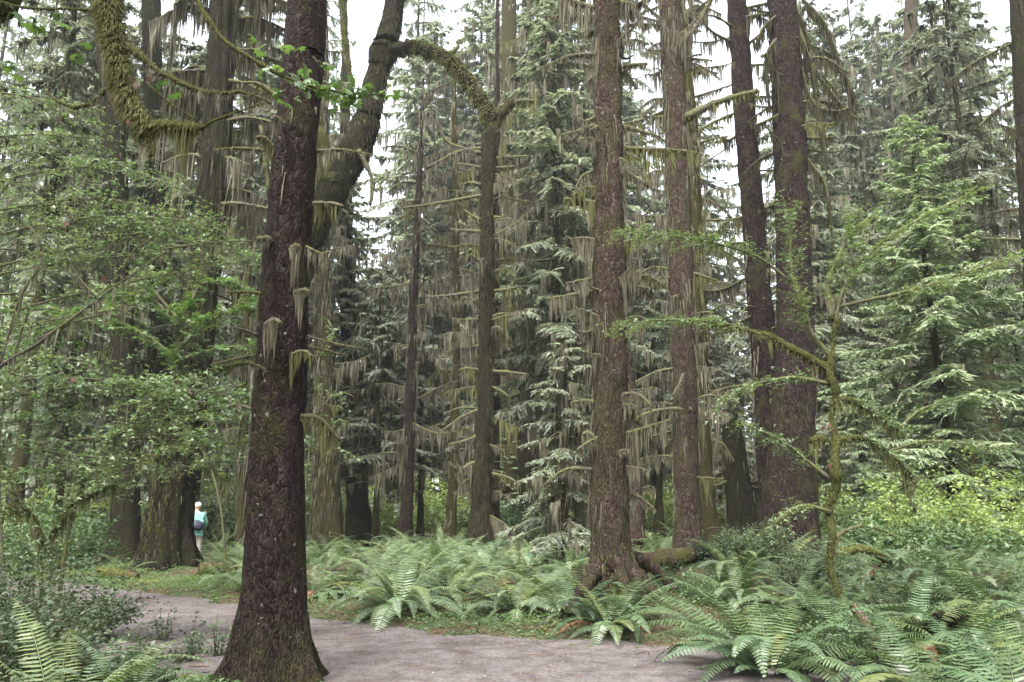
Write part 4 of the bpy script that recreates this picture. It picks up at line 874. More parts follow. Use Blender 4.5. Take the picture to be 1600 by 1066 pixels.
# ------------------------------------------------------------------ the vine maple at right
vm = thing('vine_maple', 'mossy many-limbed vine maple with thin leaf sprays before the massive trunk', 'tree', base_of(1318, 11.5))
VY = 11.5
stem = [P(x, y, VY + d) for x, y, d in ((1352, 1012, 0), (1328, 965, .05), (1304, 915, 0), (1296, 880, .05), (1301, 835, 0), (1296, 800, .08), (1305, 760, 0), (1300, 722, -.06), (1304, 690, 0), (1297, 655, .05), (1304, 620, 0), (1296, 585, -.05), (1299, 550, 0), (1308, 505, 0))]
stem[0][2] = gz1(stem[0][0], stem[0][1]) - .1
o, s, rr = branch(vm, stem, .06, .038, 'bark_maple', n=70, seg=14, seed=600, name='trunk', rough=.05)
moss_on(o, s, rr, R_(601), 110, .16, .02, 'moss_green', [.2, .3, .8, 1, 1, 1], 320, .045)
vb = []
for q, (pts, w0, w1, ln, fz) in enumerate([
        ([(1300, 580), (1262, 558), (1228, 540), (1200, 524), (1150, 512), (1100, 496)], 15, 3, .16, 300), ([(1302, 520), (1312, 470), (1335, 420), (1370, 385), (1430, 345), (1520, 300)], 7, 2, .06, 60),
        ([(1302, 625), (1330, 625), (1355, 638), (1385, 662), (1402, 672)], 11, 4, .26, 380), ([(1298, 695), (1325, 684), (1352, 686), (1385, 706), (1430, 745)], 12, 3, .26, 420),
        ([(1290, 690), (1278, 684), (1268, 692)], 16, 10, .22, 380), ([(1300, 560), (1268, 520), (1250, 470), (1238, 430), (1236, 330)], 9, 2, .08, 90),
        ([(1300, 500), (1296, 440), (1320, 380), (1330, 340)], 9, 2, .06, 90), ([(1310, 480), (1350, 470), (1420, 455), (1500, 430), (1590, 400)], 7, 2, .06, 60),
        ([(1298, 750), (1260, 720), (1220, 690), (1150, 660)], 8, 2, .06, 60), ([(1298, 600), (1240, 590), (1180, 600), (1130, 620)], 7, 2, .06, 60),
        ([(1200, 526), (1130, 505), (1050, 500), (965, 508)], 5, 1.5, .05, 40), ([(1236, 440), (1180, 400), (1110, 380), (1010, 365), (975, 362)], 5, 1.5, .05, 40),
        ([(1402, 672), (1440, 640), (1500, 620)], 5, 1.5, .05, 40), ([(1430, 745), (1425, 780), (1430, 800)], 6, 3, .04, 60), ([(1385, 706), (1450, 690), (1560, 700)], 5, 1.5, .05, 40),
        ([(1296, 850), (1320, 830), (1360, 822), (1420, 850)], 7, 2, .1, 90), ([(1298, 800), (1260, 790), (1230, 800), (1200, 830)], 6, 2, .08, 60), ([(1335, 420), (1330, 370), (1370, 330)], 5, 1.5, .03, 30)]):
    b, s, rr = pxb(vm, pts, VY, w0, w1, mat='bark_maple' if w0 > 10 else 'bark_twig', seg=9, moss=dict(dens=150 if w0 > 10 else 25, ln=ln * 1.2, wd=.02, mat='moss_green', fuzz=fz, fz_len=.05 if w0 > 10 else .025), seed=610 + q)
    if w0 < 14: vb.append(s)
lf, tw_ = MB(), MB(); rg = R_(640)
for s in vb: leafy(lf, tw_, s, rg, max(10, int(46 * np.linalg.norm(s[-1] - s[0]))), .5, 7, .075, LEAF_TRI, flat=.12, tilt=.35, r=.003, t0=.15)
tw_.build('twigs', 'bark_twig', vm, 'stuff'); lf.build('foliage', 'leaf_vine', vm, 'stuff')
rl = MB(); rg = R_(642); pp = np.array([P(a, b, VY - .1) for a, b in ((1364, 888), (1290, 665), (1296, 660), (1305, 668), (1300, 715), (1296, 722), (1368, 880), (1362, 890), (1366, 395), (1290, 770))])
scatter(rl, LEAF_OVAL, pp, rg.normal(0, .3, (len(pp), 3)) + np.array([0, 0, -1.0]), np.array([[0, -1.0, 0]]) + rg.normal(0, .6, (len(pp), 3)), .11)
rl.build('withered_leaves', 'red_leaf', vm, 'stuff')

# ------------------------------------------------------------------ leaf sprays at left: three small trees
def spray_tree(label, basepx, Y, stems, lines, leaf, size, tmpl, seed, dens=26, twl=.5, nl=7, name='vine_maple', mossy=(), flat=.12, tilt=.38, group=None, w=7):
    t = thing(name, label, 'tree', base_of(basepx, Y), group); rg = R_(seed); lf, tw = MB(), MB()
    for q, pts in enumerate(stems):
        C = [P(p[0], p[1], p[2] if len(p) > 2 else Y) for p in pts]; C[0][2] = gz1(C[0][0], C[0][1]) - .08
        b, s, rr = branch(t, C, .03, .012, 'bark_twig', n=40, seg=7, seed=seed + q, name='stem', moss=dict(dens=30, ln=.14, wd=.02, mat='moss_green', fuzz=60, fz_len=.03))
        leafy(lf, tw, s, rg, int(dens * .5 * np.linalg.norm(s[-1] - s[0])), twl, nl, size, tmpl, flat=flat, tilt=tilt, r=.003, t0=.45)
    for q, pts in enumerate(lines):
        ms = dict(dens=26, ln=.22, wd=.02, mat='moss_hang', fuzz=30, fz_len=.025) if q not in mossy else dict(dens=150, ln=.3, wd=.022, mat='moss_green', fuzz=380, fz_len=.05)
        b, s, rr = pxb(t, pts, Y, w if q not in mossy else w * 2.4, 1.5 if q not in mossy else w, seed=seed + 30 + q, moss=ms, mat='bark_twig' if q not in mossy else 'bark_maple')
        leafy(lf, tw, s, rg, int(dens * np.linalg.norm(s[-1] - s[0])), twl, nl, size, tmpl, flat=flat, tilt=tilt, r=.003, t0=.05)
    tw.build('twigs', 'bark_twig', t, 'stuff'); lf.build('foliage', leaf, t, 'stuff')
    return t
spray_tree('vine maple with pale layered leaf sprays across the left side at eye height', 75, 10, [[(75, 960), (60, 860), (20, 760), (-20, 640), (40, 560)], [(90, 960), (110, 820), (160, 700), (260, 620)]],
           [[(-60, 640), (60, 612), (200, 598), (330, 590)], [(-40, 700), (100, 690), (230, 680), (330, 690)], [(20, 770), (120, 745), (250, 735), (345, 722)], [(-60, 580), (60, 560), (150, 570)], [(150, 690), (250, 655), (390, 650)],
            [(-60, 820), (20, 795), (45, 800), (70, 850), (92, 900)], [(80, 840), (110, 790), (150, 770), (190, 755)], [(-60, 760), (30, 740), (130, 730)], [(160, 640), (260, 625), (400, 640)], [(-60, 670), (40, 655), (130, 640)],
            [(40, 700), (160, 715), (290, 700), (390, 690)], [(-60, 610), (80, 590), (240, 600), (380, 615)]], 'leaf_vine', .08, LEAF_TRI, 700, 40, twl=.6, nl=7, mossy=(5, 6), w=4, tilt=.5, flat=.2)
spray_tree('taller vine maple at left whose fine sprays veil the dark trunks', 20, 13, [[(20, 900), (0, 760), (10, 600), (60, 450), (120, 330)], [(10, 900), (-40, 700), (-60, 500), (-20, 330), (60, 230)]],
           [[(-60, 300), (60, 270), (180, 265), (280, 300)], [(-60, 380), (80, 350), (200, 340), (330, 352)], [(-60, 440), (100, 410), (230, 395), (390, 392)], [(40, 480), (160, 450), (300, 420), (420, 400)], [(-60, 520), (80, 500), (200, 480)],
            [(-60, 340), (50, 320), (150, 310), (260, 330)], [(-60, 220), (50, 210), (150, 215)], [(0, 415), (130, 385), (250, 370), (370, 385)], [(100, 330), (220, 350), (330, 345)], [(-60, 140), (40, 150), (130, 175)]], 'leaf_vine', .085, LEAF_TRI, 740, 36, twl=.75, nl=7, w=4, tilt=.5, flat=.2)
spray_tree('young maple with larger bright green leaves between buttressed tree and foreground trunk', 356, 19.6, [[(356, 895), (338, 760), (285, 640), (275, 540), (300, 470)]],
           [[(275, 560), (220, 520), (150, 505), (60, 520)], [(285, 540), (330, 500), (380, 480), (420, 470)], [(280, 520), (240, 470), (180, 465), (110, 490)], [(290, 520), (310, 450), (350, 440), (385, 455)], [(280, 500), (230, 440), (250, 430)], [(150, 505), (60, 480), (-40, 500)], [(290, 560), (340, 545), (400, 540)],
            [(120, 500), (40, 540), (-60, 545)]], 'leaf_maple', .19, LEAF_PALM, 780, 16, .85, 8, 'maple_tree', tilt=.45)
spray_tree('thin maple sapling with a few pale sprays right of the foreground trunk', 478, 14, [[(472, 905), (474, 800), (486, 690), (498, 610)]],
           [[(500, 640), (525, 615), (545, 632)], [(498, 700), (530, 655), (552, 668)], [(500, 720), (520, 700), (555, 712)], [(500, 560), (520, 520), (512, 500)]], 'leaf_vine', .07, LEAF_PALM, 800, 22, .3, 5, w=3)

# maple off the left edge, its limbs hang into the top of the picture
mo = thing('maple_tree', 'overhanging maple whose fat furry mossy limb dangles at the top left', 'tree', (-5.6, 6.3, gz1(-5.6, 6.3)))
C = np.array([(-5.6, 6.3, -.3), (-5.55, 6.3, 1.5), (-5.4, 6.3, 3.2), (-5.1, 6.25, 4.8), (-4.6, 6.2, 6.2), (-4.2, 6.2, 7.6)])
b, s, rr = branch(mo, C, .3, .16, 'bark_maple', n=60, seg=16, seed=820, name='trunk', rough=.03); moss_on(b, s, rr, R_(821), 120, .2, .025, 'moss_green', None, 400, .06)
limb = [(-4.5, 6.2, 6.5), (-4.05, 6.1, 7.05), (-3.5, 6.0, 6.9), (-3.25, 6.0, 6.4)] + [P(x, y, 6.0) for x, y in ((172, -10), (182, 60), (192, 120), (205, 162), (225, 192), (240, 205))]
b, s, rr = branch(mo, limb, .10, .045, 'bark_maple', n=60, seg=12, seed=822, name='limb'); moss_on(b, s, rr, R_(823), 700, .16, .010, 'moss_green', [.3, .5, .9, 1, 1, .8], 4200, .075, .007); moss_on(b, s, rr, R_(923), 500, .34, .011, 'moss_hang', [.2, .4, .9, 1, .8, .3], 480, .10, .008)
for q, (pts, w0, w1, ln, fz, dn, mt) in enumerate([([(236, 200), (262, 198), (290, 198), (312, 203)], 15, 11, .24, 700, 320, 'moss_green'), ([(232, 200), (234, 225), (238, 245)], 12, 4, .1, 500, 200, 'moss_green'), ([(196, 70), (225, 92), (245, 110), (280, 128), (325, 145), (380, 143), (420, 160)], 13, 2.5, .10, 200, 90, 'moss_hang'),
                                                    ([(190, 130), (165, 140), (145, 160), (120, 168), (90, 158), (70, 140)], 9, 2.5, .12, 130, 80, 'moss_hang'), ([(312, 203), (330, 190), (365, 178), (420, 160)], 5, 2, .03, 60, 30, 'moss_green'), ([(228, 128), (262, 158), (300, 182), (312, 192)], 3.5, 2, .02, 20, 10, 'moss_green'),
                                                    ([(180, 20), (110, 14), (40, 12), (-30, -8)], 6, 2.5, .08, 60, 60, 'moss_hang')]):
    pxb(mo, pts, 6.0, w0, w1, mat='bark_maple', seg=8, moss=dict(dens=int(dn * 1.6), ln=ln * 1.1, wd=.009, mat=mt, prof=[.5, 1, 1, .9], fuzz=int(fz * 2.2), fz_len=.045 if fz > 150 else .02, fz_w=.007), seed=830 + q)
br2 = [(-4.5, 6.2, 6.4), (-3.6, 6.4, 6.3)] + [P(x, y, 6.6) for x, y in ((290, -20), (318, 22), (350, 62), (400, 95), (450, 122), (520, 142), (600, 150))]
b, s, rr = branch(mo, br2, .05, .008, 'bark_maple', n=60, seg=8, seed=845, moss=dict(dens=60, ln=.14, wd=.015, mat='moss_hang', prof=[1, 1, .6, .1, 0], fuzz=110, fz_len=.025))
lf, tw_ = MB(), MB(); rg = R_(846)
leafy(lf, tw_, s[40:], rg, 30, .24, 4, .085, LEAF_PALM7, flat=.2, tilt=.5, r=.003, t0=.1)
for x, y in ((40, 25), (55, 35), (30, 105), (18, 100), (130, 88), (262, 128), (45, 40), (470, 105), (450, 80), (440, 145), (500, 95), (610, 150), (95, 20), (400, 60)):
    a = P(x, y, 6.1); leafy(lf, tw_, np.array([a + [-.08, 0, .03], a]), rg, 2, .12, 2, .11, LEAF_PALM7, flat=.2, tilt=.5, r=.003)
tw_.build('twigs', 'bark_twig', mo, 'stuff'); lf.build('foliage', 'leaf_maple', mo, 'stuff')
rl = MB(); rg = R_(848); pp = np.array([P(a, b, 5.9) for a, b in ((205, 118), (212, 128), (236, 112), (230, 118), (172, 145), (200, 185), (108, 345), (165, 430), (110, 590))])
scatter(rl, LEAF_OVAL, pp, rg.normal(0, .3, (len(pp), 3)) + np.array([0, 0, -1.0]), np.array([[0, -1.0, 0]]) + rg.normal(0, .3, (len(pp), 3)), .075); rl.build('withered_leaves', 'red_leaf', mo, 'stuff')

# a bare dead bough reaching in from the left, hung with lichen
db = thing('dead_sapling', 'dead leaning sapling hung with lichen tufts crossing the left edge', 'tree', (-6.6, 7.5, gz1(-6.6, 7.5)))
b, s, rr = branch(db, [(-6.6, 7.5, -.1), (-5.9, 7.5, 1.6)] + [P(x, y, 7.5) for x, y in ((-20, 590), (60, 530), (140, 470), (190, 430), (250, 390))], .035, .008, 'bark_twig', n=50, seed=860, name='stem', moss=dict(dens=70, ln=.2, wd=.02, mat='moss_hang', prof=[0, 0, .3, 1, 1, .5], fuzz=60, fz_len=.025))
for q, pts in enumerate([[(60, 530), (110, 505), (160, 488), (200, 470)], [(190, 430), (205, 395), (240, 370), (290, 330)], [(250, 390), (330, 380), (400, 375)], [(0, 570), (30, 470), (70, 400), (50, 360)], [(150, 465), (120, 430), (105, 400)]]):
    pxb(db, pts, 7.5, 4, 1.5, seed=862 + q, moss=dict(dens=40, ln=.22, wd=.02, mat='moss_hang', fuzz=30, fz_len=.02))

# ------------------------------------------------------------------ ferns
def frond_mesh(name, mat, L=1.0, n=30, wmax=.105, rise=1.15, curl=1.5, seed=0, tw=.0):
    rg = R_(seed); u = np.linspace(0, 1, 24); ang = rise - curl * u ** 1.25; du = L / 23
    x = np.r_[0, np.cumsum(np.cos(ang[:-1]) * du)]; z = np.r_[0, np.cumsum(np.sin(ang[:-1]) * du)]; ax = np.c_[x, 0 * x + .03 * np.sin(u * 2.5 + seed) * u, z]
    mb = MB(); tube(mb, ax[::2], np.linspace(.0055, .0015, 12) * L, 3, cap=False)
    t = np.linspace(.12, .985, n); w = wmax * L * np.minimum(1, .35 + 3.2 * (t - .06)) * np.clip((1 - t) * 2.0, 0, 1) ** .75 + .006
    f = t * 23; i = np.clip(f.astype(int), 0, 22); q = (f - i)[:, None]; p = ax[i] * (1 - q) + ax[i + 1] * q; tg = unit(ax[i + 1] - ax[i]); side = np.array([0, 1.0, 0]); N = np.cross(tg, side)
    wid = .62 * L * (t[1] - t[0])
    tv = [(0, 0, 0), (-.5, .12, 0), (.5, .12, 0), (-.38, .6, .0), (.38, .6, 0), (0, 1, 0)]
    for sg in (-1, 1):
        d = unit(side[None] * sg + tg * .32 + rg.normal(0, .05, (n, 3)) - N * .10); nn = unit(N + tg * .28 + rg.normal(0, .16, (n, 3)))
        X = unit(np.cross(d, nn)); Zz = np.cross(X, d)
        T = np.array([(a * wid, b, -.16 * b * b) for a, b, c in tv]); V = p[:, None, :] + X[:, None, :] * T[None, :, 0:1] + d[:, None, :] * (T[None, :, 1:2] * w[:, None, None]) + Zz[:, None, :] * (T[None, :, 2:3] * w[:, None, None])
        fq = np.array([(1, 2, 4, 3)]); ft = np.array([(0, 2, 1), (3, 4, 5)]); k = (np.arange(n) * 6)[:, None, None]
        mb.add(V.reshape(-1, 3), (k + fq).reshape(-1, 4), (k + ft).reshape(-1, 3))
    return mb.mesh('frond', mat)
FR = {m: [frond_mesh('frond', m, 1, 32, .11, r, c, s) for s, (r, c) in enumerate([(1.25, 1.25), (1.1, 1.6), (.85, 1.5), (1.35, 1.0), (1.0, 1.9), (1.4, 1.7), (.9, 1.0), (1.2, 2.2)])] for m in ('fern', 'fern_pale', 'fern_dead')}
def fern(label, pos, size, seed, mat='fern', n=26, spread=.42, dead=3, group='sword ferns', lowfrac=.18):
    rg = R_(seed); t = thing('sword_fern', label, 'fern', pos, group); a = rg.uniform(0, 6.28)
    for q in range(n + dead):
        a += 2.4 + rg.normal(0, .25); isd = q >= n
        o = link('frond' if not isd else 'dead_frond', FR['fern_dead' if isd else mat][int(rg.integers(0, 8))], t)
        tilt = rg.uniform(-.05, spread) if rg.random() > lowfrac else rg.uniform(spread, spread + .35)
        if isd: tilt = rg.uniform(.75, 1.15)
        o.rotation_euler = (rg.normal(0, .18), tilt, a); s = size * rg.uniform(.55, 1.12) * (1 if not isd else .75)
        o.scale = (s, s, s); o.location = (math.cos(a) * .05 * size, math.sin(a) * .05 * size, 0)
    return t
def gp(px, Y): x = P(px, 800, Y)[0]; return (x, Y, gz1(x, Y) - .02)
for q, (px, Y, s, m, n, lb) in enumerate([
        (1185, 8.7, 1.55, 'fern', 54, 'big arching sword fern at the right end of the path'), (1415, 7.6, 1.4, 'fern', 40, 'sword fern at the bottom right with long curling fronds'),
        (1560, 6.6, 1.3, 'fern', 32, 'sword fern cut by the bottom right corner'), (1400, 9.8, 1.45, 'fern', 34, 'upright dark sword fern behind the vine maple foot'),
        (1540, 11.2, 1.7, 'fern', 42, 'tall dark sword fern at the right edge'), (1290, 10.0, 1.3, 'fern', 34, 'sword fern between the path-end fern and the vine maple'),
        (950, 11.2, 1.25, 'fern', 40, 'dark sword fern at the foot of the shaggy reddish spruce'), (890, 11.9, 1.1, 'fern', 28, 'smaller sword fern left of the shaggy spruce roots'),
        (628, 13.0, 1.5, 'fern_pale', 56, 'large pale sword fern by the path, left of the snag'), (808, 13.0, 1.45, 'fern_pale', 52, 'large pale sword fern by the path, left of the shaggy spruce'),
        (500, 14.6, 1.15, 'fern_pale', 36, 'pale sword fern just right of the foreground trunk'), (705, 14.6, 1.15, 'fern_pale', 34, 'yellowish sword fern between the two large pale ones'),
        (125, 6.0, 1.15, 'fern_pale', 32, 'light green sword fern at the bottom left corner'), (-10, 5.2, .8, 'fern_pale', 16, 'light fern cut by the left bottom edge'), (225, 6.7, .8, 'fern_pale', 18, 'small fern left of the foreground trunk foot'),
        (360, 21.5, 1.1, 'fern_pale', 26, 'fern right of the walker by the log'), (205, 20.4, .8, 'fern', 20, 'fern at the left foot of the buttressed tree'), (170, 22, .9, 'fern', 20, 'fern left of the buttressed tree, further back'),
        (1480, 9.2, 1.3, 'fern', 32, 'sword fern between bottom-right fern and the dark upright one'), (1235, 12.2, 1.3, 'fern', 34, 'sword fern in front of the massive reddish base'), (1150, 12.8, 1.2, 'fern', 30, 'sword fern below the forked black stub')]):
    fern(lb, gp(px, Y), s, 2000 + q, m, n, dead=8 if s > .9 else 4, group=None)
rg = R_(2100); done = []
bed = 'sword fern in the dense fern bed behind the path'
while len(done) < 215:
    px = rg.uniform(330, 1600); Y = 13.8 + 18 * rg.random() ** 1.25; x, y, z = gp(px, Y)
    if path_d(np.array([x]), np.array([y]))[0] < .7 or (px > 1010 and px < 1110 and Y < 19): continue
    if any((x - a) ** 2 + (y - b) ** 2 < .5 for a, b in done): continue
    if px > 1100 and Y < 19 and rg.random() < .6: continue
    done.append((x, y)); s = rg.uniform(.8, 1.3)
    zone = 'between the foreground trunk and the snag' if px < 740 else 'between the snag and the shaggy spruce' if px < 940 else 'around the flaky and massive trunks' if px < 1290 else 'behind the vine maple at right'
    row = 'front row' if Y < 17 else 'middle' if Y < 22 else 'far back'
    bed = 'sword fern in the %s of the bed %s' % (row, zone)
    fern(bed, (x, y, z), s, 2200 + len(done), 'fern_pale' if rg.random() < .75 else 'fern', 17 if Y < 22 else 13, dead=1, group='ferns, %s, %s' % (row, zone))
for q in range(14):
    px = rg.uniform(1100, 1640); Y = rg.uniform(11.5, 18); x, y, z = gp(px, Y)
    fern('grey-green fern in the thicket around the vine maple', (x, y, z), rg.uniform(.9, 1.4), 2500 + q, 'fern', 15, dead=1, group='fern thicket at right')
for q in range(16):
    px = rg.uniform(-40, 200); Y = rg.uniform(21, 27); x, y, z = gp(px, Y)
    fern('dusky fern beyond the path at the left', (x, y, z), rg.uniform(.7, 1.0), 2600 + q, 'fern', 13, dead=1, group='ferns beyond the path at left')

# ------------------------------------------------------------------ bushes at the lower left and low growth
for q, (px, Y, r, h, lb) in enumerate([(15, 7.3, .95, 1.4, 'dense leafy bush at the left edge, tallest of the lower left growth'), (90, 8.5, .85, 1.2, 'leafy bush beside the path at lower left'), (45, 6.9, .75, .95, 'dark low bush behind the corner fern'), (140, 10.6, .75, .95, 'round bush at the left bend of the path'), (-30, 9.5, 1.0, 1.5, 'leafy bush half outside the left edge'), (190, 7.0, .5, .45, 'low plants at the near path edge left'), (1130, 14.8, .7, .6, 'low shrub on the littered mound'), (1190, 16, .8, .7, 'low shrub before the massive reddish base'), (1270, 13.8, .8, .9, 'leafy shrub left of the vine maple stem')]):
    shrub('bush', lb, 'bush', gp(px, Y), r, r, h, 34, 24, 6, .06, 'leaf_salal', 3000 + q, LEAF_OVAL if Y < 7.2 else LEAF_DIAMOND, twl=.28, lo=.1, r=.005)
for q, (px, py, h, lb) in enumerate([(255, 1010, .62, 'spindly dead-stemmed weed at the near path edge, leftmost'), (300, 1030, .5, 'spindly leafy weed left of the foreground trunk, in the middle'), (338, 1035, .62, 'withered weed right beside the foreground trunk foot'), (282, 1045, .4, 'low leafy weed below the spindly ones'), (236, 1040, .4, 'low weed beside the corner fern')]):
    p = G(px, py); shrub('weed', lb, 'plant', p, .16, .16, h, 7, 7, 4, .06, 'leaf_salal' if q != 2 else 'leaf_bush', 3100 + q, LEAF_OVAL, twl=.16, lo=.25, r=.004, wood='dead_wood')

for q, (px, Y, r, h, lb) in enumerate([(1340, 8.6, .35, .7, 'small leafy sprig between the bottom right ferns'), (1265, 9.2, .4, .55, 'small leafy sprig behind the path-end fern'), (1500, 8.1, .35, .6, 'small leafy sprig at the bottom right, right of the curling fern'), (1450, 12.5, .6, .9, 'leafy shrublet behind the dark wet log'), (1350, 13.5, .7, 1.0, 'leafy shrublet right behind the vine maple'), (1090, 12.6, .5, .5, 'sprawling leafy plant right of the arched roots'), (1060, 13.6, .6, .5, 'sprawling leafy plant on the litter by the hollow log'), (1225, 10.6, .6, .5, 'dark leafy growth behind the path-end fern'), (1470, 10.6, .7, .6, 'dark leafy growth behind the bottom right ferns'), (1590, 13.5, .8, .8, 'dark leafy growth at the right edge behind the tall fern'), (1420, 15, .9, .8, 'dark leafy growth in the middle of the right-hand thicket'), (1310, 16.5, .9, .8, 'dark leafy growth behind the vine maple foot')]):
    shrub('leafy_plant', lb, 'plant', gp(px, Y), r, r, h, 14, 14, 5, .06, 'leaf_bush', 3150 + q, LEAF_OVAL, twl=.22, lo=.1, r=.004)

# ground cover: tiny leaves along the path verge and over the floor
rg = R_(3200); cv = MB(); N = 260000
x = rg.uniform(-13, 13, N); y = 5 + 17 * rg.random(N) ** 1.0; d = path_d(x, y) + .28 * fbm(np.stack([x * 1.3, y * 1.3, x * 0], -1), 3)
pat = fbm(np.stack([x * .8, y * .8, x * 0 + 5], -1), 3); ok = (d > .0) & (pat > -.45 + np.clip(d - 1.8, 0, 3) * .5) & (np.abs(x) < y * .68 + .5) & (d < 4) & (rg.random(N) < np.clip(1.5 - d * .42, .1, 1)); x, y = x[ok], y[ok]; m = len(x)
z = gz(x, y) + rg.uniform(.01, .10, m) * np.clip(d[ok] * 1.5, .15, 1); a = rg.uniform(0, 6.28, m)
scatter(cv, LEAF_DIAMOND, np.stack([x, y, z], 1), np.stack([np.cos(a), np.sin(a), rg.uniform(-.2, .5, m)], 1), unit(np.array([0, 0, 1.0]) + rg.normal(0, .4, (m, 3))), .05 * rg.uniform(.6, 1.4, m))
o = cv.build('ground_cover', 'cover', kind='stuff'); o['label'] = 'low clover-like ground cover along the path verges'
# fallen leaves and grit
lt = MB(); N = 5200; x = rg.uniform(-9, 8, N); y = rg.uniform(6, 20, N); d = path_d(x, y); keep = (rg.random(N) < np.where(d < -.5, .09, np.where(d < .5, .6, .35))); x, y = x[keep], y[keep]; m = len(x)
z = np.maximum(gz(x, y), pathz(x, y)) + .008; a = rg.uniform(0, 6.28, m)
scatter(lt, LEAF_DIAMOND, np.stack([x, y, z], 1), np.stack([np.cos(a), np.sin(a), 0 * a], 1), unit(np.array([0, 0, 1.0]) + rg.normal(0, .25, (m, 3))), .045 * rg.uniform(.4, 1.5, m))
o = lt.build('leaf_litter', 'litter', kind='stuff'); o['label'] = 'scattered brown fallen leaves on the path and verges'
pb = MB(); N = 9000; x = rg.uniform(-9, 7, N); y = 6 + 13 * rg.random(N); d = path_d(x, y); k = d < -.05; x, y = x[k], y[k]; m = len(x)
OCT = ([(1, 0, 0), (0, 1, 0), (-1, 0, 0), (0, -1, 0), (0, 0, .7), (0, 0, -.7)], [(0, 1, 4), (1, 2, 4), (2, 3, 4), (3, 0, 4), (1, 0, 5), (2, 1, 5), (3, 2, 5), (0, 3, 5)])
a = rg.uniform(0, 6.28, m); scatter(pb, OCT, np.stack([x, y, pathz(x, y)], 1), np.stack([np.cos(a), np.sin(a), 0 * a], 1), np.array([[0, 0, 1.0]]) + rg.normal(0, .2, (m, 3)), .008 * rg.lognormal(0, .45, m))
o = pb.build('path_gravel', 'pebble', kind='stuff'); o['label'] = 'loose grit and small stones on the path'

nd = MB(); N = 7000; x = rg.uniform(-9, 7, N); y = 6 + 13 * rg.random(N); d = path_d(x, y); k = (d < .6) & (rg.random(N) < np.clip(.25 + (d + 1.8) * .45, .1, 1)); x, y = x[k], y[k]; m = len(x); a = rg.uniform(0, 6.28, m)
NEED = ([(-.06, 0, 0), (.06, 0, 0), (.05, 1, .02), (-.05, 1, .02)], [(0, 1, 2, 3)])
scatter(nd, NEED, np.stack([x, y, np.maximum(gz(x, y), pathz(x, y)) + .006], 1), np.stack([np.cos(a), np.sin(a), 0 * a], 1), np.array([[0, 0, 1.0]]) + rg.normal(0, .15, (m, 3)), .07 * rg.lognormal(0, .5, m))
o = nd.build('needle_litter', 'litter', kind='stuff'); o['label'] = 'brown needles and twig bits strewn over the path'

# fallen logs, stump, roots
def log(name, label, pts, r0, r1, seed, mat='dead_wood', fuzz=250, cat='log'):
    t = thing(name, label, cat, pts[0]); b, s, rr = branch(t, pts, r0, r1, mat, n=30, seg=14, seed=seed, name='trunk', rough=.03); moss_on(b, s, rr, R_(seed + 1), 40, .08, .02, 'moss_green', None, fuzz, .05); return t
def at_g(px, py, dz): p = G(px, py); p[2] += dz; return p
def yz(px, Y, z): x = P(px, 800, Y)[0]; return np.array([x, Y, gz1(x, Y) + z])
log('fallen_log', 'mossy hollow log lying right behind the shaggy reddish spruce', [yz(985, 14.0, .35), yz(1020, 14.3, .32), yz(1060, 14.8, .18), yz(1100, 15.4, .08)], .17, .13, 4000)
log('fallen_log', 'low rotten log between the two large pale ferns', [yz(690, 13.6, .1), yz(730, 13.8, .1), yz(775, 14.1, .1)], .13, .09, 4010)
log('fallen_log', 'brown log on the bank right of the walker', [yz(320, 20.2, .12), yz(355, 20.5, .14), yz(400, 20.9, .1)], .2, .16, 4020)
log('fallen_log', 'dark wet log among the right-hand ferns', [yz(1405, 9.7, .22), yz(1450, 9.9, .25), yz(1500, 10.3, .2)], .11, .09, 4030, 'bark_dark', 60)
log('dead_limb', 'reddish rotten limb leaning among the ferns below the vine maple', [yz(1385, 8.8, -.05), yz(1345, 9.0, .35), yz(1318, 9.2, .68)], .07, .05, 4040, 'dead_wood', 60, 'branch')
log('dead_limb', 'bare grey root snaking at the path edge below the spruce ferns', [yz(880, 10.45, .02), yz(905, 10.3, .04), yz(935, 10.2, .03), yz(960, 10.15, .0)], .025, .012, 4050, 'dead_wood', 5, 'branch')
log('fallen_log', 'mossy log piece on the left bank behind the path', [yz(165, 19.8, .1), yz(195, 19.6, .12), yz(225, 19.5, .08)], .14, .1, 4060)
log('dead_limb', 'brown stick pile leaning on the mound right of the vine maple', [yz(1290, 15.2, .3), yz(1340, 15, .55), yz(1385, 15.2, .35)], .09, .06, 4070, 'dead_wood', 80, 'branch')

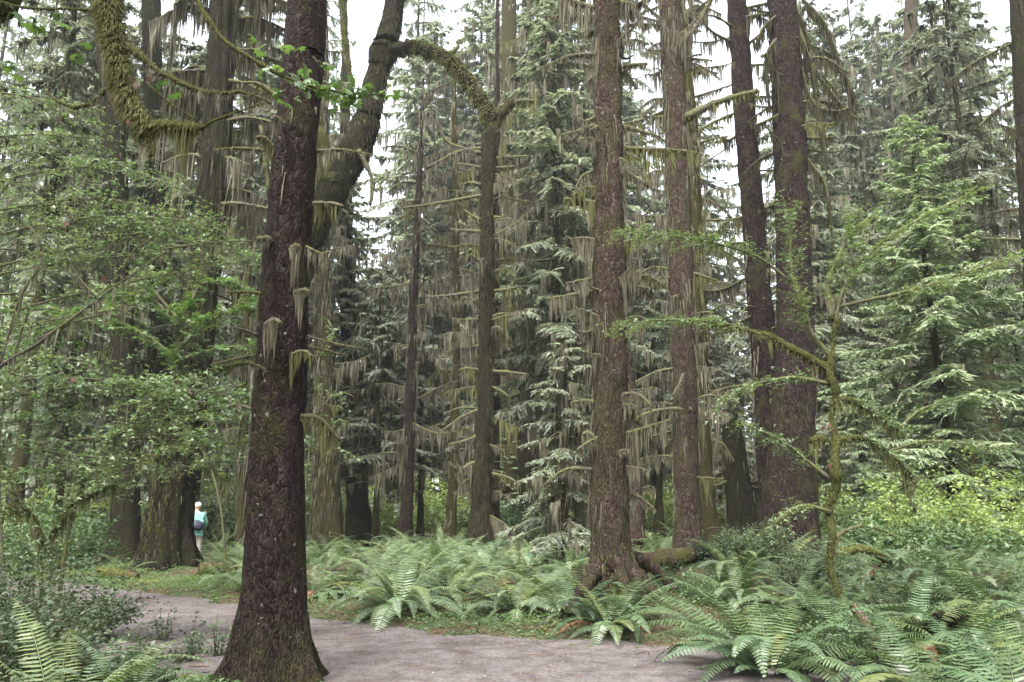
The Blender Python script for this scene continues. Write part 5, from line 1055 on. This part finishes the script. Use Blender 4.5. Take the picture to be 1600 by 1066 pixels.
# ------------------------------------------------------------------ the walker
def skin_mesh(name, verts, edges, radii, mat, root=0, sub=2, parent=None):
    me = bpy.data.meshes.new(name); me.from_pydata([tuple(v) for v in verts], edges, []); o = bpy.data.objects.new(name, me); col.objects.link(o)
    md = o.modifiers.new('s', 'SKIN'); md.use_smooth_shade = True
    for k, r in enumerate(radii):
        sv = me.skin_vertices[0].data[k]; sv.radius = r if isinstance(r, tuple) else (r, r); sv.use_root = (k == root)
    sb = o.modifiers.new('u', 'SUBSURF'); sb.levels = sb.render_levels = sub
    dg = bpy.context.evaluated_depsgraph_get(); nm = bpy.data.meshes.new_from_object(o.evaluated_get(dg)); bpy.data.objects.remove(o); nm.name = name
    nm.materials.clear(); nm.materials.append(MAT[mat]); nm.polygons.foreach_set('use_smooth', np.ones(len(nm.polygons), bool))
    return link(name, nm, parent)
def ellip(name, c, r, mat, parent, rot=(0, 0, 0), fn=None, seg=20):
    bm = bmesh.new(); bmesh.ops.create_uvsphere(bm, u_segments=seg, v_segments=seg // 2 + 2, radius=1)
    for v in bm.verts:
        if fn: v.co = fn(v.co)
        v.co = Vector((v.co.x * r[0], v.co.y * r[1], v.co.z * r[2]))
    bm.transform(Matrix.Translation(c) @ (Matrix.Rotation(rot[2], 4, 'Z') @ Matrix.Rotation(rot[1], 4, 'Y') @ Matrix.Rotation(rot[0], 4, 'X')))
    me = bpy.data.meshes.new(name); bm.to_mesh(me); bm.free(); me.materials.append(MAT[mat]); me.polygons.foreach_set('use_smooth', np.ones(len(me.polygons), bool)); return link(name, me, parent)
WY = 24.2; wx, wy, wz = gp(308, WY)
wk = thing('person', 'walker with white hair, mint jacket and beige trousers standing beyond the buttressed trunk', 'person', (wx, wy, wz + .02))
wk.rotation_euler[2] = math.radians(22)                      # faces away and a little to the left: local +Y is ahead
# body: one skin surface with head, neck, arms, hands
bv = [(0, 0, .98), (0, .0, 1.2), (0, .01, 1.40), (0, .03, 1.50), (0, .05, 1.58), (-.02, .06, 1.70),
      (.19, .0, 1.42), (.27, .05, 1.15), (.24, .25, 1.02), (.22, .33, 1.02), (-.19, 0, 1.42), (-.27, .05, 1.15), (-.24, .25, 1.02), (-.22, .33, 1.02),
      (.1, 0, .92), (.11, .01, .5), (.11, -.01, .08), (.12, .14, .03), (-.1, 0, .92), (-.11, .03, .5), (-.11, .0, .08), (-.12, .15, .03)]
be = [(0, 1), (1, 2), (2, 3), (3, 4), (4, 5), (2, 6), (6, 7), (7, 8), (8, 9), (2, 10), (10, 11), (11, 12), (12, 13), (0, 14), (14, 15), (15, 16), (16, 17), (0, 18), (18, 19), (19, 20), (20, 21)]
br = [.15, .15, .14, .06, .055, .085, .06, .045, .035, .04, .06, .045, .035, .04, .085, .06, .045, .04, .085, .06, .045, .04]
for sd, w in ((1, 9), (-1, 13)):                              # five bent fingers on each hand
    for f in range(5):
        b0 = np.array(bv[w]); off = (f - 2) * .02
        if f == 0: p1, p2 = b0 + np.array([-sd * .045, .02, .02]), b0 + np.array([-sd * .07, .05, .0])
        else: p1, p2 = b0 + np.array([-sd * .01 + 0, .055, -off]), b0 + np.array([-sd * .045, .075 - abs(f - 2.5) * .006, -off * 1.1])
        k = len(bv); bv += [tuple(p1), tuple(p2)]; be += [(w, k), (k, k + 1)]; br += [.011, .008]
body = skin_mesh('body', bv, be, br, 'skin', 0, 1, wk)
HR = math.radians(75)                                         # head turned to the left
def hd(p): return Matrix.Translation((-.005, .05, 1.66)) @ Matrix.Rotation(HR, 4, 'Z') @ Vector(p)
def face(c):
    x, y, z = c
    if y > 0: y *= 1 + .12 * math.exp(-((z + .1) / .25) ** 2) * math.exp(-(x / .18) ** 2) * 2.2   # nose
    if z < -.3: x *= 1 - .35 * (-z - .3); y *= 1 - .12 * (-z - .3)
    return Vector((x, y, z))
ellip('head', hd((0, 0, .01)), (.078, .098, .118), 'skin', wk, (0, 0, HR), face)
ellip('hair', hd((0, -.03, .05)), (.083, .088, .082), 'hair_white', wk, (.3, 0, HR))
for sg in (-1, 1):
    ellip('ear', hd((sg * .08, -.005, 0)), (.012, .02, .032), 'skin', wk, (0, 0, HR), None, 10)
    ellip('eye', hd((sg * .03, .088, .02)), (.011, .008, .009), 'eye_dark', wk, (0, 0, HR), None, 8)
ellip('mouth', hd((0, .098, -.055)), (.024, .006, .007), 'lip', wk, (0, 0, HR), None, 8)
jk = skin_mesh('jacket', [(0, 0, .90), (0, 0, 1.02), (0, 0, 1.2), (0, 0, 1.38), (0, .02, 1.49), (.185, 0, 1.42), (.275, .04, 1.16), (.245, .22, 1.03), (-.185, 0, 1.42), (-.275, .04, 1.16), (-.245, .22, 1.03)],
               [(0, 1), (1, 2), (2, 3), (3, 4), (3, 5), (5, 6), (6, 7), (3, 8), (8, 9), (9, 10)], [(.215, .165), (.215, .165), (.205, .16), (.19, .14), (.075, .075), .085, .07, .052, .085, .07, .052], 'jacket_mint', 1, 2, wk)
skin_mesh('trousers', [(0, 0, 1.0), (0, 0, .92), (.11, 0, .84), (.12, .01, .5), (.12, -.01, .1), (-.11, 0, .84), (-.12, .03, .5), (-.12, 0, .1)], [(0, 1), (1, 2), (2, 3), (3, 4), (1, 5), (5, 6), (6, 7)],
          [(.19, .15), (.19, .15), .115, .092, .08, .115, .092, .08], 'trousers_beige', 0, 2, wk)
for sg, yy in ((1, 0), (-1, .01)):
    ellip('shoe', (sg * .12, .06 + yy, .05), (.055, .145, .055), 'shoe_tan', wk, (0, 0, 0), lambda c: Vector((c.x, c.y, max(c.z, -.8))))
pk = thing('sling_bag', 'dark navy sling bag worn low on the back of the walker', 'bag', (wx, wy, wz + .02)); pk.rotation_euler[2] = wk.rotation_euler[2]
ellip('bag_body', (.03, -.21, 1.12), (.20, .10, .15), 'pack_navy', pk, (0, .35, 0), lambda c: Vector((math.copysign(abs(c.x) ** .8, c.x), c.y, math.copysign(abs(c.z) ** .85, c.z))))
ellip('front_pocket', (.03, -.295, 1.09), (.13, .03, .085), 'pack_navy', pk, (0, .35, 0))
mb = MB(); th = np.linspace(0, 2 * math.pi, 40); tube(mb, np.c_[.235 * np.cos(th), .185 * np.sin(th), 1.2 + .2 * np.cos(th + math.pi)], np.full(40, .014), 6, cap=False); link('strap', mb.mesh('strap', 'pack_navy', smooth=True), pk)

# ------------------------------------------------------------------ damp air
hm = bpy.data.materials.new('haze'); hm.use_nodes = True; hn = hm.node_tree.nodes; hn.remove(hn['Principled BSDF'])
pv = hn.new('ShaderNodeVolumePrincipled'); pv.inputs['Color'].default_value = (.93, .97, .95, 1); pv.inputs['Density'].default_value = .0004; pv.inputs['Anisotropy'].default_value = .2
hm.node_tree.links.new(pv.outputs[0], hn['Material Output'].inputs['Volume'])
hb_ = MB(); xs, ys, zs = (-900, 900), (-900, 900), (-5, 112)
hb_.add([(x, y, z) for x in xs for y in ys for z in zs], [(0, 1, 3, 2), (4, 6, 7, 5), (0, 4, 5, 1), (2, 3, 7, 6), (0, 2, 6, 4), (1, 5, 7, 3)])
ho = hb_.build('haze', hm, kind='stuff'); ho['label'] = 'thin damp haze between the trees'
